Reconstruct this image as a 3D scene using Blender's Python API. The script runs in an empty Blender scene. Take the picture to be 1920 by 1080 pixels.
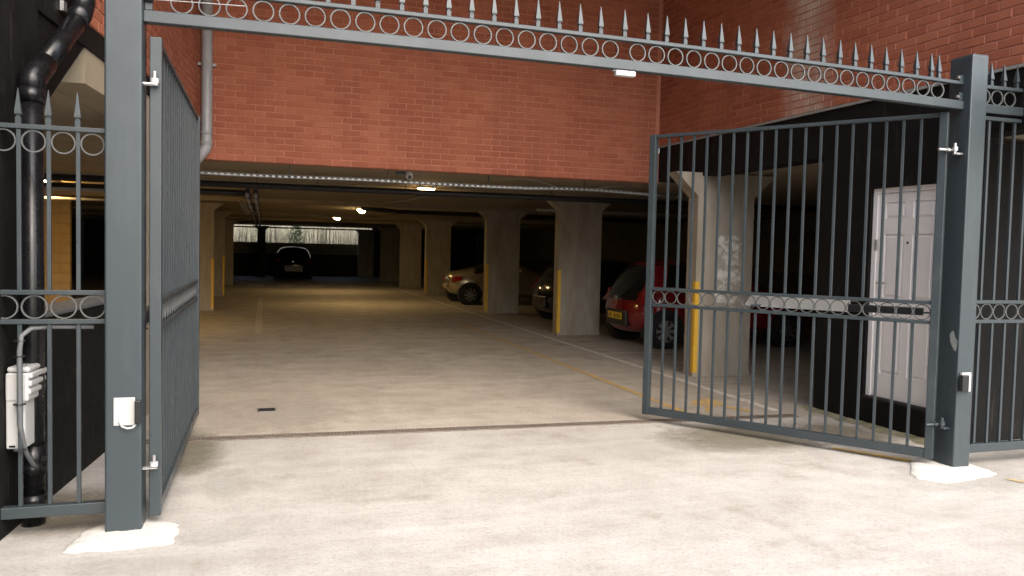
import bpy, bmesh, math, random
from mathutils import Vector, Matrix
random.seed(11)
S = bpy.context.scene
COL = S.collection
PI = math.pi
R = math.radians

# ------------------------------------------------------------------ camera
EYE = Vector((0, 0, 1.55))
YAW, PITCH, ROLL = R(17.427), R(-2.640), R(1.294)
fwd = Vector((math.sin(YAW)*math.cos(PITCH), math.cos(YAW)*math.cos(PITCH), math.sin(PITCH)))
rt0 = Vector((math.cos(YAW), -math.sin(YAW), 0)); up0 = rt0.cross(fwd)
rt = math.cos(ROLL)*rt0 + math.sin(ROLL)*up0
up = -math.sin(ROLL)*rt0 + math.cos(ROLL)*up0
cam_d = bpy.data.cameras.new('camera'); cam = bpy.data.objects.new('camera', cam_d); COL.objects.link(cam)
cam.matrix_world = Matrix(((rt.x, up.x, -fwd.x, EYE.x), (rt.y, up.y, -fwd.y, EYE.y), (rt.z, up.z, -fwd.z, EYE.z), (0, 0, 0, 1)))
cam_d.sensor_width = 36; cam_d.lens = 1491.3/1920*36; cam_d.clip_start = .05; cam_d.clip_end = 3000
S.camera = cam

# ------------------------------------------------------------------ sky, sun, exposure
SUN_EL, SUN_AZ = R(45), R(168)          # veiled sun behind the camera, to its right
w = bpy.data.worlds.new('World'); S.world = w; w.use_nodes = True
nt = w.node_tree; bg = nt.nodes['Background']
sky = nt.nodes.new('ShaderNodeTexSky'); sky.sky_type = 'NISHITA'; sky.sun_disc = False
sky.sun_elevation = SUN_EL; sky.sun_rotation = SUN_AZ; sky.dust_density = 4.0; sky.air_density = 1.0; sky.ozone_density = 1.0
nt.links.new(sky.outputs[0], bg.inputs[0]); bg.inputs[1].default_value = .15
sd = bpy.data.lights.new('sun', 'SUN'); sun = bpy.data.objects.new('sun', sd); COL.objects.link(sun)
sd.energy = 1.4; sd.angle = R(85); sd.color = (1, .98, .955)
sdir = Vector((math.sin(SUN_AZ)*math.cos(SUN_EL), math.cos(SUN_AZ)*math.cos(SUN_EL), math.sin(SUN_EL)))
sun.rotation_euler = sdir.to_track_quat('Z', 'Y').to_euler()
sun.location = (-3, -6, 12)
S.view_settings.view_transform = 'Standard'; S.view_settings.look = 'None'
S.view_settings.exposure = 1.54; S.view_settings.gamma = 1.0; S.cycles.max_bounces = 6; S.cycles.diffuse_bounces = 4; S.cycles.glossy_bounces = 3; S.cycles.caustics_reflective = False; S.cycles.caustics_refractive = False; S.view_settings.use_curve_mapping = False

# ------------------------------------------------------------------ materials
def nodes(name):
    m = bpy.data.materials.new(name); m.use_nodes = True
    n = m.node_tree; return m, n, n.nodes['Principled BSDF']
def mat(name, col, rough=.6, metal=0., var=.0, scale=6., bump=0., bscale=60., dark=None, coat=0., spec=.5, obj=0.):
    """plain procedural surface: base colour, noise variation towards a second colour, fine bump"""
    m, n, b = nodes(name); L = n.links.new
    b.inputs['Roughness'].default_value = rough; b.inputs['Metallic'].default_value = metal
    b.inputs['Coat Weight'].default_value = coat; b.inputs['Specular IOR Level'].default_value = spec
    c4 = (*col, 1)
    geo = n.nodes.new('ShaderNodeNewGeometry')
    out = None
    if var > 0:
        d = dark or tuple(x*.6 for x in col)
        t = n.nodes.new('ShaderNodeTexNoise'); t.inputs['Scale'].default_value = scale; t.inputs['Detail'].default_value = 8; t.inputs['Roughness'].default_value = .65
        L(geo.outputs['Position'], t.inputs['Vector'])
        r = n.nodes.new('ShaderNodeMapRange'); r.inputs[1].default_value = .35; r.inputs[2].default_value = .68; r.inputs[3].default_value = 0; r.inputs[4].default_value = var
        L(t.outputs['Fac'], r.inputs[0])
        mx = n.nodes.new('ShaderNodeMix'); mx.data_type = 'RGBA'; mx.inputs[6].default_value = c4; mx.inputs[7].default_value = (*d, 1)
        L(r.outputs[0], mx.inputs[0]); out = mx.outputs[2]
        rr = n.nodes.new('ShaderNodeMapRange'); rr.inputs[1].default_value = .3; rr.inputs[2].default_value = .7
        rr.inputs[3].default_value = max(.03, rough-.1); rr.inputs[4].default_value = min(1, rough+.12)
        L(t.outputs['Fac'], rr.inputs[0]); L(rr.outputs[0], b.inputs['Roughness'])
    if out is not None: L(out, b.inputs['Base Color'])
    else: b.inputs['Base Color'].default_value = c4
    if bump > 0:
        t2 = n.nodes.new('ShaderNodeTexNoise'); t2.inputs['Scale'].default_value = bscale; t2.inputs['Detail'].default_value = 6
        L(geo.outputs['Position'], t2.inputs['Vector'])
        bp = n.nodes.new('ShaderNodeBump'); bp.inputs['Strength'].default_value = bump; bp.inputs['Distance'].default_value = .004
        L(t2.outputs['Fac'], bp.inputs['Height']); L(bp.outputs[0], b.inputs['Normal'])
    return m
def emit(name, col, s):
    m, n, b = nodes(name); b.inputs['Base Color'].default_value = (.8, .8, .8, 1)
    b.inputs['Emission Color'].default_value = (*col, 1); b.inputs['Emission Strength'].default_value = s
    return m
M = {}
M['paint'] = mat('gate_paint', (.033, .043, .048), .36, var=.35, scale=5, dark=(.024, .033, .037), bump=.08, bscale=160)
M['paint_post'] = mat('post_paint', (.034, .046, .053), .38, var=.45, scale=7, dark=(.026, .036, .042), bump=.08, bscale=140)
M['ring'] = mat('ring_paint', (.085, .09, .088), .5, var=.4, scale=30, dark=(.05, .056, .058))
M['galv'] = mat('galvanised', (.55, .55, .54), .35, .85, var=.4, scale=40, dark=(.35, .35, .35))
M['dkmetal'] = mat('dark_metal', (.03, .03, .033), .45, .5)
M['black'] = mat('black_wall_paint', (.0055, .0052, .005), .7, var=.6, scale=5, dark=(.013, .012, .011), bump=.35, bscale=45, spec=.14)
M['blackpipe'] = mat('black_pipe', (.006, .006, .007), .27, var=.2, scale=12, dark=(.009, .009, .009), spec=.35)
M['greypipe'] = mat('grey_pipe', (.30, .30, .31), .4, var=.3, scale=10, dark=(.24, .23, .23))
M['white'] = mat('white_plastic', (.43, .435, .43), .4, var=.25, scale=8, dark=(.36, .36, .35))
M['doorw'] = mat('white_door_paint', (.82, .80, .79), .4, var=.25, scale=3, dark=(.74, .71, .70), bump=.05)
M['greycover'] = mat('motor_cover', (.40, .39, .38), .45, var=.3, scale=6, dark=(.33, .32, .31))
M['plasticb'] = mat('black_plastic', (.012, .012, .013), .3)
M['rubber'] = mat('rubber', (.015, .015, .015), .85)
M['conduit'] = mat('grey_conduit', (.11, .115, .12), .55, var=.3, scale=25)
M['yel'] = mat('yellow_strip', (.72, .42, .03), .55, var=.5, scale=14, dark=(.5, .3, .05))
M['column'] = None
M['ceil'] = mat('soffit_concrete', (.31, .255, .175), .85, var=.55, scale=2.2, dark=(.215, .175, .12), bump=.3, bscale=30)
M['pad'] = mat('fresh_footing_concrete', (.60, .59, .55), .9, var=.8, scale=11, dark=(.44, .425, .375), bump=.6, bscale=60)
M['block'] = mat('painted_block', (.46, .32, .15), .8, var=.4, scale=5, dark=(.36, .25, .12), bump=.4, bscale=60)
M['mortarblk'] = mat('block_mortar', (.33, .24, .12), .9)
M['dado'] = mat('dado_black', (.014, .013, .013), .7, var=.4, scale=4)
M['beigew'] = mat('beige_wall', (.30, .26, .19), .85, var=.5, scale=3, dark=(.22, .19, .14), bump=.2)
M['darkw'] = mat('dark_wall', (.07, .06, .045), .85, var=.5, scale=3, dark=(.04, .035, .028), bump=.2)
M['lampbody'] = mat('lamp_body', (.55, .53, .48), .5)
M['dktray'] = mat('dull_tray_steel', (.10, .095, .085), .6, .3)
M['tray'] = mat('tray_steel', (.40, .40, .385), .5, .5)
M['drain'] = mat('drain_steel', (.19, .165, .14), .7, .25, var=.7, scale=22, dark=(.14, .10, .07))
M['drainvoid'] = mat('drain_void', (.02, .018, .015), .9)
M['lampY'] = emit('lamp_warm', (1, .68, .30), 20)
M['flash'] = mat('flashing', (.27, .255, .24), .6, var=.4, scale=8)
M['glass'] = mat('car_glass', (.006, .008, .009), .06, spec=.6)
M['tail'] = mat('tail_lens', (.22, .008, .008), .12, coat=.6)
M['reverse'] = mat('clear_lens', (.7, .68, .66), .1, coat=.5)
M['plate'] = mat('yellow_plate', (.75, .47, .02), .4)
M['dkplate'] = mat('dim_plate', (.05, .04, .02), .5)  # plate colour darkened to carry the shade of the bay
M['platew'] = mat('pale_plate', (.42, .33, .25), .5)
M['rim'] = mat('alloy', (.45, .45, .46), .28, .9)
M['red'] = mat('red_car_paint', (.19, .005, .009), .22, var=.1, coat=.9)
M['silver'] = mat('champagne_car_paint', (.42, .36, .25), .25, .55, coat=.8)
M['navy'] = mat('black_car_paint', (.007, .0075, .009), .16, coat=1.)
M['reed'] = None

def floor_mat(name, k):
    m, n, b = nodes(name); L = n.links.new
    geo = n.nodes.new('ShaderNodeNewGeometry')
    def noise(s, d=8, r=.6, stretch=None):
        t = n.nodes.new('ShaderNodeTexNoise'); t.inputs['Scale'].default_value = s; t.inputs['Detail'].default_value = d; t.inputs['Roughness'].default_value = r
        if stretch:
            mp = n.nodes.new('ShaderNodeMapping'); mp.inputs['Scale'].default_value = stretch
            L(geo.outputs['Position'], mp.inputs['Vector']); L(mp.outputs[0], t.inputs['Vector'])
        else: L(geo.outputs['Position'], t.inputs['Vector'])
        return t
    def mr(src, a, c, lo, hi):
        r = n.nodes.new('ShaderNodeMapRange'); r.inputs[1].default_value = a; r.inputs[2].default_value = c; r.inputs[3].default_value = lo; r.inputs[4].default_value = hi
        L(src, r.inputs[0]); return r.outputs[0]
    def mix(f, a, c, typ='MIX'):
        if isinstance(a, tuple): a = tuple(p*q for p, q in zip(a, k))
        if isinstance(c, tuple): c = tuple(p*q for p, q in zip(c, k))
        x = n.nodes.new('ShaderNodeMix'); x.data_type = 'RGBA'; x.blend_type = typ; L(f, x.inputs[0])
        if isinstance(a, tuple): x.inputs[6].default_value = a
        else: L(a, x.inputs[6])
        if isinstance(c, tuple): x.inputs[7].default_value = c
        else: L(c, x.inputs[7])
        return x.outputs[2]
    big = noise(.55, 6, .6); mid = noise(2.3, 9, .68); fine = noise(38, 6, .7); strk = noise(1.4, 8, .65, (.35, 2.6, 1)); blot = noise(1.15, 10, .72)
    c = mix(mr(big.outputs['Fac'], .35, .65, 0, 1), (.385, .355, .312, 1), (.315, .287, .248, 1))
    c = mix(mr(mid.outputs['Fac'],   .40, .68, 0, .85), c, (.25, .22, .185, 1))
    c = mix(mr(strk.outputs['Fac'], .5, .75, 0, .5), c, (.47, .435, .39, 1))
    c = mix(mr(blot.outputs['Fac'], .57, .70, 0, .55), c, (.20, .165, .125, 1))
    c = mix(mr(fine.outputs['Fac'], .50, .66, 0, .5), c, (.19, .16, .13, 1))
    speck = noise(75, 4, .7)
    c = mix(mr(speck.outputs['Fac'], .58, .70, 0, .55), c, (.12, .10, .085, 1))
    c = mix(mr(speck.outputs['Fac'], .42, .32, 0, .35), c, (.56, .53, .48, 1))
    scr = noise(3.2, 10, .75, (.25, 5.0, 1)); c = mix(mr(scr.outputs['Fac'], .58, .68, 0, .45), c, (.21, .185, .15, 1))
    vo = n.nodes.new('ShaderNodeTexVoronoi'); vo.feature = 'DISTANCE_TO_EDGE'; vo.inputs['Scale'].default_value = .42
    wp = n.nodes.new('ShaderNodeMix'); wp.data_type = 'RGBA'; wp.blend_type = 'ADD'; wp.inputs[0].default_value = .35; L(geo.outputs['Position'], wp.inputs[6]); L(mid.outputs['Color'], wp.inputs[7]); L(wp.outputs[2], vo.inputs['Vector'])
    ck = n.nodes.new('ShaderNodeMath'); ck.operation = 'MULTIPLY'; L(mr(vo.outputs['Distance'], .001, .004, .22, 0), ck.inputs[0]); L(mr(big.outputs['Fac'], .46, .58, 0, 1), ck.inputs[1])
    c = mix(ck.outputs[0], c, (.13, .11, .09, 1))
    L(c, b.inputs['Base Color'])
    L(mr(mid.outputs['Fac'], .3, .7, .62, .85), b.inputs['Roughness'])
    bp = n.nodes.new('ShaderNodeBump'); bp.inputs['Strength'].default_value = .35; bp.inputs['Distance'].default_value = .006
    ad = n.nodes.new('ShaderNodeMath'); ad.operation = 'ADD'; L(fine.outputs['Fac'], ad.inputs[0]); L(mid.outputs['Fac'], ad.inputs[1])
    L(ad.outputs[0], bp.inputs['Height']); L(bp.outputs[0], b.inputs['Normal'])
    return m
M['floor'] = floor_mat('worn_concrete_floor', (1.18, 1.22, 1.27, 1))
M['floor_in'] = floor_mat('browner_car_park_floor', (1.15, 1.13, 1.08, 1))  # same worn concrete, tinted a little browner and darker than outside
M['patch'] = mat('patched_concrete', (.41, .365, .305), .75, var=.5, scale=5, dark=(.33, .29, .24), bump=.3, bscale=40)

def paint_line_mat(name, col, thr):
    """road paint worn through to the concrete underneath"""
    m, n, b = nodes(name); L = n.links.new
    geo = n.nodes.new('ShaderNodeNewGeometry')
    t = n.nodes.new('ShaderNodeTexNoise'); t.inputs['Scale'].default_value = 9; t.inputs['Detail'].default_value = 9; t.inputs['Roughness'].default_value = .75
    L(geo.outputs['Position'], t.inputs['Vector'])
    r = n.nodes.new('ShaderNodeMapRange'); r.inputs[1].default_value = thr-.08; r.inputs[2].default_value = thr+.08
    L(t.outputs['Fac'], r.inputs[0])
    x = n.nodes.new('ShaderNodeMix'); x.data_type = 'RGBA'; x.inputs[6].default_value = (*col, 1); x.inputs[7].default_value = (.31, .27, .22, 1)
    L(r.outputs[0], x.inputs[0]); L(x.outputs[2], b.inputs['Base Color']); b.inputs['Roughness'].default_value = .75
    return m
M['linew'] = paint_line_mat('white_line_paint', (.60, .56, .50), .58)
M['liney'] = paint_line_mat('yellow_line_paint', (.55, .35, .09), .53)
M['linefw'] = paint_line_mat('faded_white_paint', (.50, .46, .40), .56)
M['linef'] = paint_line_mat('faded_yellow_paint', (.44, .32, .14), .53)

def film_mat(name, col, dark, strength=.85):
    """thin cement film on the floor, fading out raggedly towards its rim"""
    m, n, b = nodes(name); L = n.links.new
    tc = n.nodes.new('ShaderNodeTexCoord'); geo = n.nodes.new('ShaderNodeNewGeometry')
    mp = n.nodes.new('ShaderNodeMapping'); mp.inputs['Location'].default_value = (-.5, -.5, 0); L(tc.outputs['Generated'], mp.inputs['Vector'])
    sp = n.nodes.new('ShaderNodeSeparateXYZ'); L(mp.outputs[0], sp.inputs[0])
    cb = n.nodes.new('ShaderNodeCombineXYZ'); L(sp.outputs[0], cb.inputs[0]); L(sp.outputs[1], cb.inputs[1])
    ln = n.nodes.new('ShaderNodeVectorMath'); ln.operation = 'LENGTH'; L(cb.outputs[0], ln.inputs[0])
    t = n.nodes.new('ShaderNodeTexNoise'); t.inputs['Scale'].default_value = 6; t.inputs['Detail'].default_value = 9; t.inputs['Roughness'].default_value = .7; L(geo.outputs['Position'], t.inputs['Vector'])
    s1 = n.nodes.new('ShaderNodeMath'); s1.operation = 'MULTIPLY_ADD'; L(t.outputs['Fac'], s1.inputs[0]); s1.inputs[1].default_value = -.42; L(ln.outputs['Value'], s1.inputs[2])
    r = n.nodes.new('ShaderNodeMapRange'); r.inputs[1].default_value = .0; r.inputs[2].default_value = .26; r.inputs[3].default_value = strength; r.inputs[4].default_value = 0; L(s1.outputs[0], r.inputs[0])
    L(r.outputs[0], b.inputs['Alpha'])
    x = n.nodes.new('ShaderNodeMix'); x.data_type = 'RGBA'; x.inputs[6].default_value = (*col, 1); x.inputs[7].default_value = (*dark, 1)
    t2 = n.nodes.new('ShaderNodeTexNoise'); t2.inputs['Scale'].default_value = 25; t2.inputs['Detail'].default_value = 7; L(geo.outputs['Position'], t2.inputs['Vector'])
    r2 = n.nodes.new('ShaderNodeMapRange'); r2.inputs[1].default_value = .4; r2.inputs[2].default_value = .7; L(t2.outputs['Fac'], r2.inputs[0])
    L(r2.outputs[0], x.inputs[0]); L(x.outputs[2], b.inputs['Base Color']); b.inputs['Roughness'].default_value = .85
    return m
M['film'] = film_mat('cement_film', (.50, .48, .435), (.40, .375, .33), .5)
M['patch_soft'] = film_mat('repair_film', (.43, .385, .325), (.36, .32, .265), .5)
M['stain'] = film_mat('damp_stain', (.15, .13, .085), (.20, .18, .12), .6)
def column_mat(name, smear=False):
    m, n, b = nodes(name); L = n.links.new
    geo = n.nodes.new('ShaderNodeNewGeometry')
    mp = n.nodes.new('ShaderNodeMapping'); mp.inputs['Scale'].default_value = (3, 3, .7); L(geo.outputs['Position'], mp.inputs['Vector'])
    t = n.nodes.new('ShaderNodeTexNoise'); t.inputs['Scale'].default_value = 2.2; t.inputs['Detail'].default_value = 9; t.inputs['Roughness'].default_value = .65
    L(mp.outputs[0], t.inputs['Vector'])
    r = n.nodes.new('ShaderNodeMapRange'); r.inputs[1].default_value = .35; r.inputs[2].default_value = .68; L(t.outputs['Fac'], r.inputs[0])
    x = n.nodes.new('ShaderNodeMix'); x.data_type = 'RGBA'; x.inputs[6].default_value = (.37, .325, .26, 1); x.inputs[7].default_value = (.26, .22, .165, 1)
    L(r.outputs[0], x.inputs[0]); out = x.outputs[2]
    if smear:   # roller marks of white paint on this column: a patch with its own ragged outline
        sp = n.nodes.new('ShaderNodeSeparateXYZ'); L(geo.outputs['Position'], sp.inputs[0])
        def band(src, c, hw, soft):
            s = n.nodes.new('ShaderNodeMath'); s.operation = 'SUBTRACT'; L(src, s.inputs[0]); s.inputs[1].default_value = c
            a = n.nodes.new('ShaderNodeMath'); a.operation = 'ABSOLUTE'; L(s.outputs[0], a.inputs[0])
            q = n.nodes.new('ShaderNodeMapRange'); q.inputs[1].default_value = hw; q.inputs[2].default_value = hw+soft; q.inputs[3].default_value = 1; q.inputs[4].default_value = 0
            L(a.outputs[0], q.inputs[0]); return q.outputs[0]
        bx = band(sp.outputs[0], 5.72, .18, .13); bz = band(sp.outputs[2], 1.38, .42, .14)
        mu = n.nodes.new('ShaderNodeMath'); mu.operation = 'MULTIPLY'; L(bx, mu.inputs[0]); L(bz, mu.inputs[1])
        t3 = n.nodes.new('ShaderNodeTexNoise'); t3.inputs['Scale'].default_value = 7; t3.inputs['Detail'].default_value = 7; t3.inputs['Roughness'].default_value = .7; L(geo.outputs['Position'], t3.inputs['Vector'])
        ad = n.nodes.new('ShaderNodeMath'); ad.operation = 'ADD'; L(mu.outputs[0], ad.inputs[0]); L(t3.outputs['Fac'], ad.inputs[1])
        q = n.nodes.new('ShaderNodeMapRange'); q.inputs[1].default_value = 1.42; q.inputs[2].default_value = 1.58; L(ad.outputs[0], q.inputs[0])
        x2 = n.nodes.new('ShaderNodeMix'); x2.data_type = 'RGBA'; L(q.outputs[0], x2.inputs[0]); L(out, x2.inputs[6]); x2.inputs[7].default_value = (.66, .63, .57, 1)
        out = x2.outputs[2]
    L(out, b.inputs['Base Color']); b.inputs['Roughness'].default_value = .85
    t2 = n.nodes.new('ShaderNodeTexNoise'); t2.inputs['Scale'].default_value = 45; t2.inputs['Detail'].default_value = 6; L(geo.outputs['Position'], t2.inputs['Vector'])
    bp = n.nodes.new('ShaderNodeBump'); bp.inputs['Strength'].default_value = .3; bp.inputs['Distance'].default_value = .005
    L(t2.outputs['Fac'], bp.inputs['Height']); L(bp.outputs[0], b.inputs['Normal'])
    return m
M['column'] = column_mat('column_concrete'); M['column_smeared'] = column_mat('column_concrete_smeared', True)

def brick_mat(name, c1, c2, c3, stain=False):
    m, n, b = nodes(name); L = n.links.new
    geo = n.nodes.new('ShaderNodeNewGeometry'); oi = n.nodes.new('ShaderNodeObjectInfo')
    ad = n.nodes.new('ShaderNodeMath'); ad.operation = 'ADD'; L(geo.outputs['Random Per Island'], ad.inputs[0]); L(oi.outputs['Random'], ad.inputs[1])
    fr = n.nodes.new('ShaderNodeMath'); fr.operation = 'FRACT'; L(ad.outputs[0], fr.inputs[0])
    cr = n.nodes.new('ShaderNodeValToRGB'); e = cr.color_ramp.elements
    e[0].position = 0; e[0].color = (*c1, 1); e[1].position = 1; e[1].color = (*c3, 1)
    k = cr.color_ramp.elements.new(.55); k.color = (*c2, 1)
    L(fr.outputs[0], cr.inputs[0])
    t = n.nodes.new('ShaderNodeTexNoise'); t.inputs['Scale'].default_value = 13; t.inputs['Detail'].default_value = 8; t.inputs['Roughness'].default_value = .7; L(geo.outputs['Position'], t.inputs['Vector'])
    r = n.nodes.new('ShaderNodeMapRange'); r.inputs[1].default_value = .3; r.inputs[2].default_value = .75; r.inputs[3].default_value = .0; r.inputs[4].default_value = .45; L(t.outputs['Fac'], r.inputs[0])
    x = n.nodes.new('ShaderNodeMix'); x.data_type = 'RGBA'; L(r.outputs[0], x.inputs[0]); L(cr.outputs[0], x.inputs[6]); x.inputs[7].default_value = (c3[0]*1.15, c3[1]*1.2, c3[2]*1.2, 1)
    out = x.outputs[2]
    tb = n.nodes.new('ShaderNodeTexNoise'); tb.inputs['Scale'].default_value = .9; tb.inputs['Detail'].default_value = 6; L(geo.outputs['Position'], tb.inputs['Vector'])
    rb = n.nodes.new('ShaderNodeMapRange'); rb.inputs[1].default_value = .38; rb.inputs[2].default_value = .66; rb.inputs[4].default_value = .35; L(tb.outputs['Fac'], rb.inputs[0])
    xb = n.nodes.new('ShaderNodeMix'); xb.data_type = 'RGBA'; L(rb.outputs[0], xb.inputs[0]); L(out, xb.inputs[6]); xb.inputs[7].default_value = (c1[0]*.7, c1[1]*.65, c1[2]*.65, 1)
    out = xb.outputs[2]
    if stain:   # pale lime run down the wall
        sp = n.nodes.new('ShaderNodeSeparateXYZ'); L(geo.outputs['Position'], sp.inputs[0])
        t4 = n.nodes.new('ShaderNodeTexNoise'); t4.inputs['Scale'].default_value = 3.2; t4.inputs['Detail'].default_value = 7; L(geo.outputs['Position'], t4.inputs['Vector'])
        s = n.nodes.new('ShaderNodeMath'); s.operation = 'SUBTRACT'; L(sp.outputs[1], s.inputs[0]); s.inputs[1].default_value = 7.05
        a = n.nodes.new('ShaderNodeMath'); a.operation = 'ABSOLUTE'; L(s.outputs[0], a.inputs[0])
        q = n.nodes.new('ShaderNodeMapRange'); q.inputs[1].default_value = .12; q.inputs[2].default_value = .55; q.inputs[3].default_value = 1; q.inputs[4].default_value = 0; L(a.outputs[0], q.inputs[0])
        mu = n.nodes.new('ShaderNodeMath'); mu.operation = 'MULTIPLY'; L(q.outputs[0], mu.inputs[0]); L(t4.outputs['Fac'], mu.inputs[1])
        q2 = n.nodes.new('ShaderNodeMapRange'); q2.inputs[1].default_value = .15; q2.inputs[2].default_value = .6; q2.inputs[4].default_value = .95; L(mu.outputs[0], q2.inputs[0])
        x4 = n.nodes.new('ShaderNodeMix'); x4.data_type = 'RGBA'; L(q2.outputs[0], x4.inputs[0]); L(out, x4.inputs[6]); x4.inputs[7].default_value = (.50, .38, .30, 1)
        out = x4.outputs[2]
    mps = n.nodes.new('ShaderNodeMapping'); mps.inputs['Scale'].default_value = (2.2, 2.2, .22); L(geo.outputs['Position'], mps.inputs['Vector'])
    ts = n.nodes.new('ShaderNodeTexNoise'); ts.inputs['Scale'].default_value = 1.6; ts.inputs['Detail'].default_value = 8; ts.inputs['Roughness'].default_value = .7; L(mps.outputs[0], ts.inputs['Vector'])
    rs_ = n.nodes.new('ShaderNodeMapRange'); rs_.inputs[1].default_value = .50; rs_.inputs[2].default_value = .70; rs_.inputs[4].default_value = .45; L(ts.outputs['Fac'], rs_.inputs[0])
    xs_ = n.nodes.new('ShaderNodeMix'); xs_.data_type = 'RGBA'; L(rs_.outputs[0], xs_.inputs[0]); L(out, xs_.inputs[6]); xs_.inputs[7].default_value = (.17, .05, .03, 1)
    out = xs_.outputs[2]
    L(out, b.inputs['Base Color']); b.inputs['Roughness'].default_value = .82
    t2 = n.nodes.new('ShaderNodeTexNoise'); t2.inputs['Scale'].default_value = 70; t2.inputs['Detail'].default_value = 5; L(geo.outputs['Position'], t2.inputs['Vector'])
    bp = n.nodes.new('ShaderNodeBump'); bp.inputs['Strength'].default_value = .4; bp.inputs['Distance'].default_value = .004
    L(t2.outputs['Fac'], bp.inputs['Height']); L(bp.outputs[0], b.inputs['Normal'])
    return m
BR = ((.27, .070, .033), (.315, .090, .043), (.36, .117, .060))
M['brick'] = brick_mat('red_brick', *BR)
M['brick_s'] = brick_mat('red_brick_with_lime_run', *BR, stain=True)
M['mortar'] = mat('red_mortar', (.45, .178, .117), .9, var=.7, scale=3, dark=(.30, .10, .06), bump=.3, bscale=90)

def flecks(m, col, scale, thr, amount, stretch=None):
    """adds small chips, scuffs or drips of another colour over a material's base colour"""
    n = m.node_tree; L = n.links.new; b = n.nodes['Principled BSDF']; geo = n.nodes.new('ShaderNodeNewGeometry')
    t = n.nodes.new('ShaderNodeTexNoise'); t.inputs['Scale'].default_value = scale; t.inputs['Detail'].default_value = 7; t.inputs['Roughness'].default_value = .7
    if stretch:
        mp = n.nodes.new('ShaderNodeMapping'); mp.inputs['Scale'].default_value = stretch; L(geo.outputs['Position'], mp.inputs['Vector']); L(mp.outputs[0], t.inputs['Vector'])
    else: L(geo.outputs['Position'], t.inputs['Vector'])
    r = n.nodes.new('ShaderNodeMapRange'); r.inputs[1].default_value = thr; r.inputs[2].default_value = thr+.05; r.inputs[4].default_value = amount; L(t.outputs['Fac'], r.inputs[0])
    x = n.nodes.new('ShaderNodeMix'); x.data_type = 'RGBA'; L(r.outputs[0], x.inputs[0]); x.inputs[7].default_value = (*col, 1)
    src = b.inputs['Base Color'].links[0].from_socket; L(src, x.inputs[6]); L(x.outputs[2], b.inputs['Base Color'])
flecks(M['paint_post'], (.24, .25, .25), 26, .70, .6); flecks(M['paint_post'], (.05, .062, .068), 2.2, .52, .3, (3, 3, .5))
flecks(M['paint'], (.16, .17, .17), 30, .70, .5); flecks(M['paint'], (.05, .06, .062), 5, .56, .3)
flecks(M['black'], (.045, .04, .036), 3.2, .60, .35, (4, 4, .6)); flecks(M['black'], (.12, .11, .10), 24, .70, .4)
flecks(M['doorw'], (.45, .43, .40), 7, .66, .3, (1, 1, .4)); flecks(M['white'], (.25, .24, .21), 9, .62, .35)
flecks(M['column'], (.17, .145, .11), 3.5, .60, .5, (2, 2, .5)); flecks(M['column_smeared'], (.17, .145, .11), 3.5, .62, .4, (2, 2, .5))
flecks(M['greypipe'], (.16, .155, .15), 12, .60, .4, (1, 1, .3)); flecks(M['pad'], (.24, .22, .18), 30, .58, .5)

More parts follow.
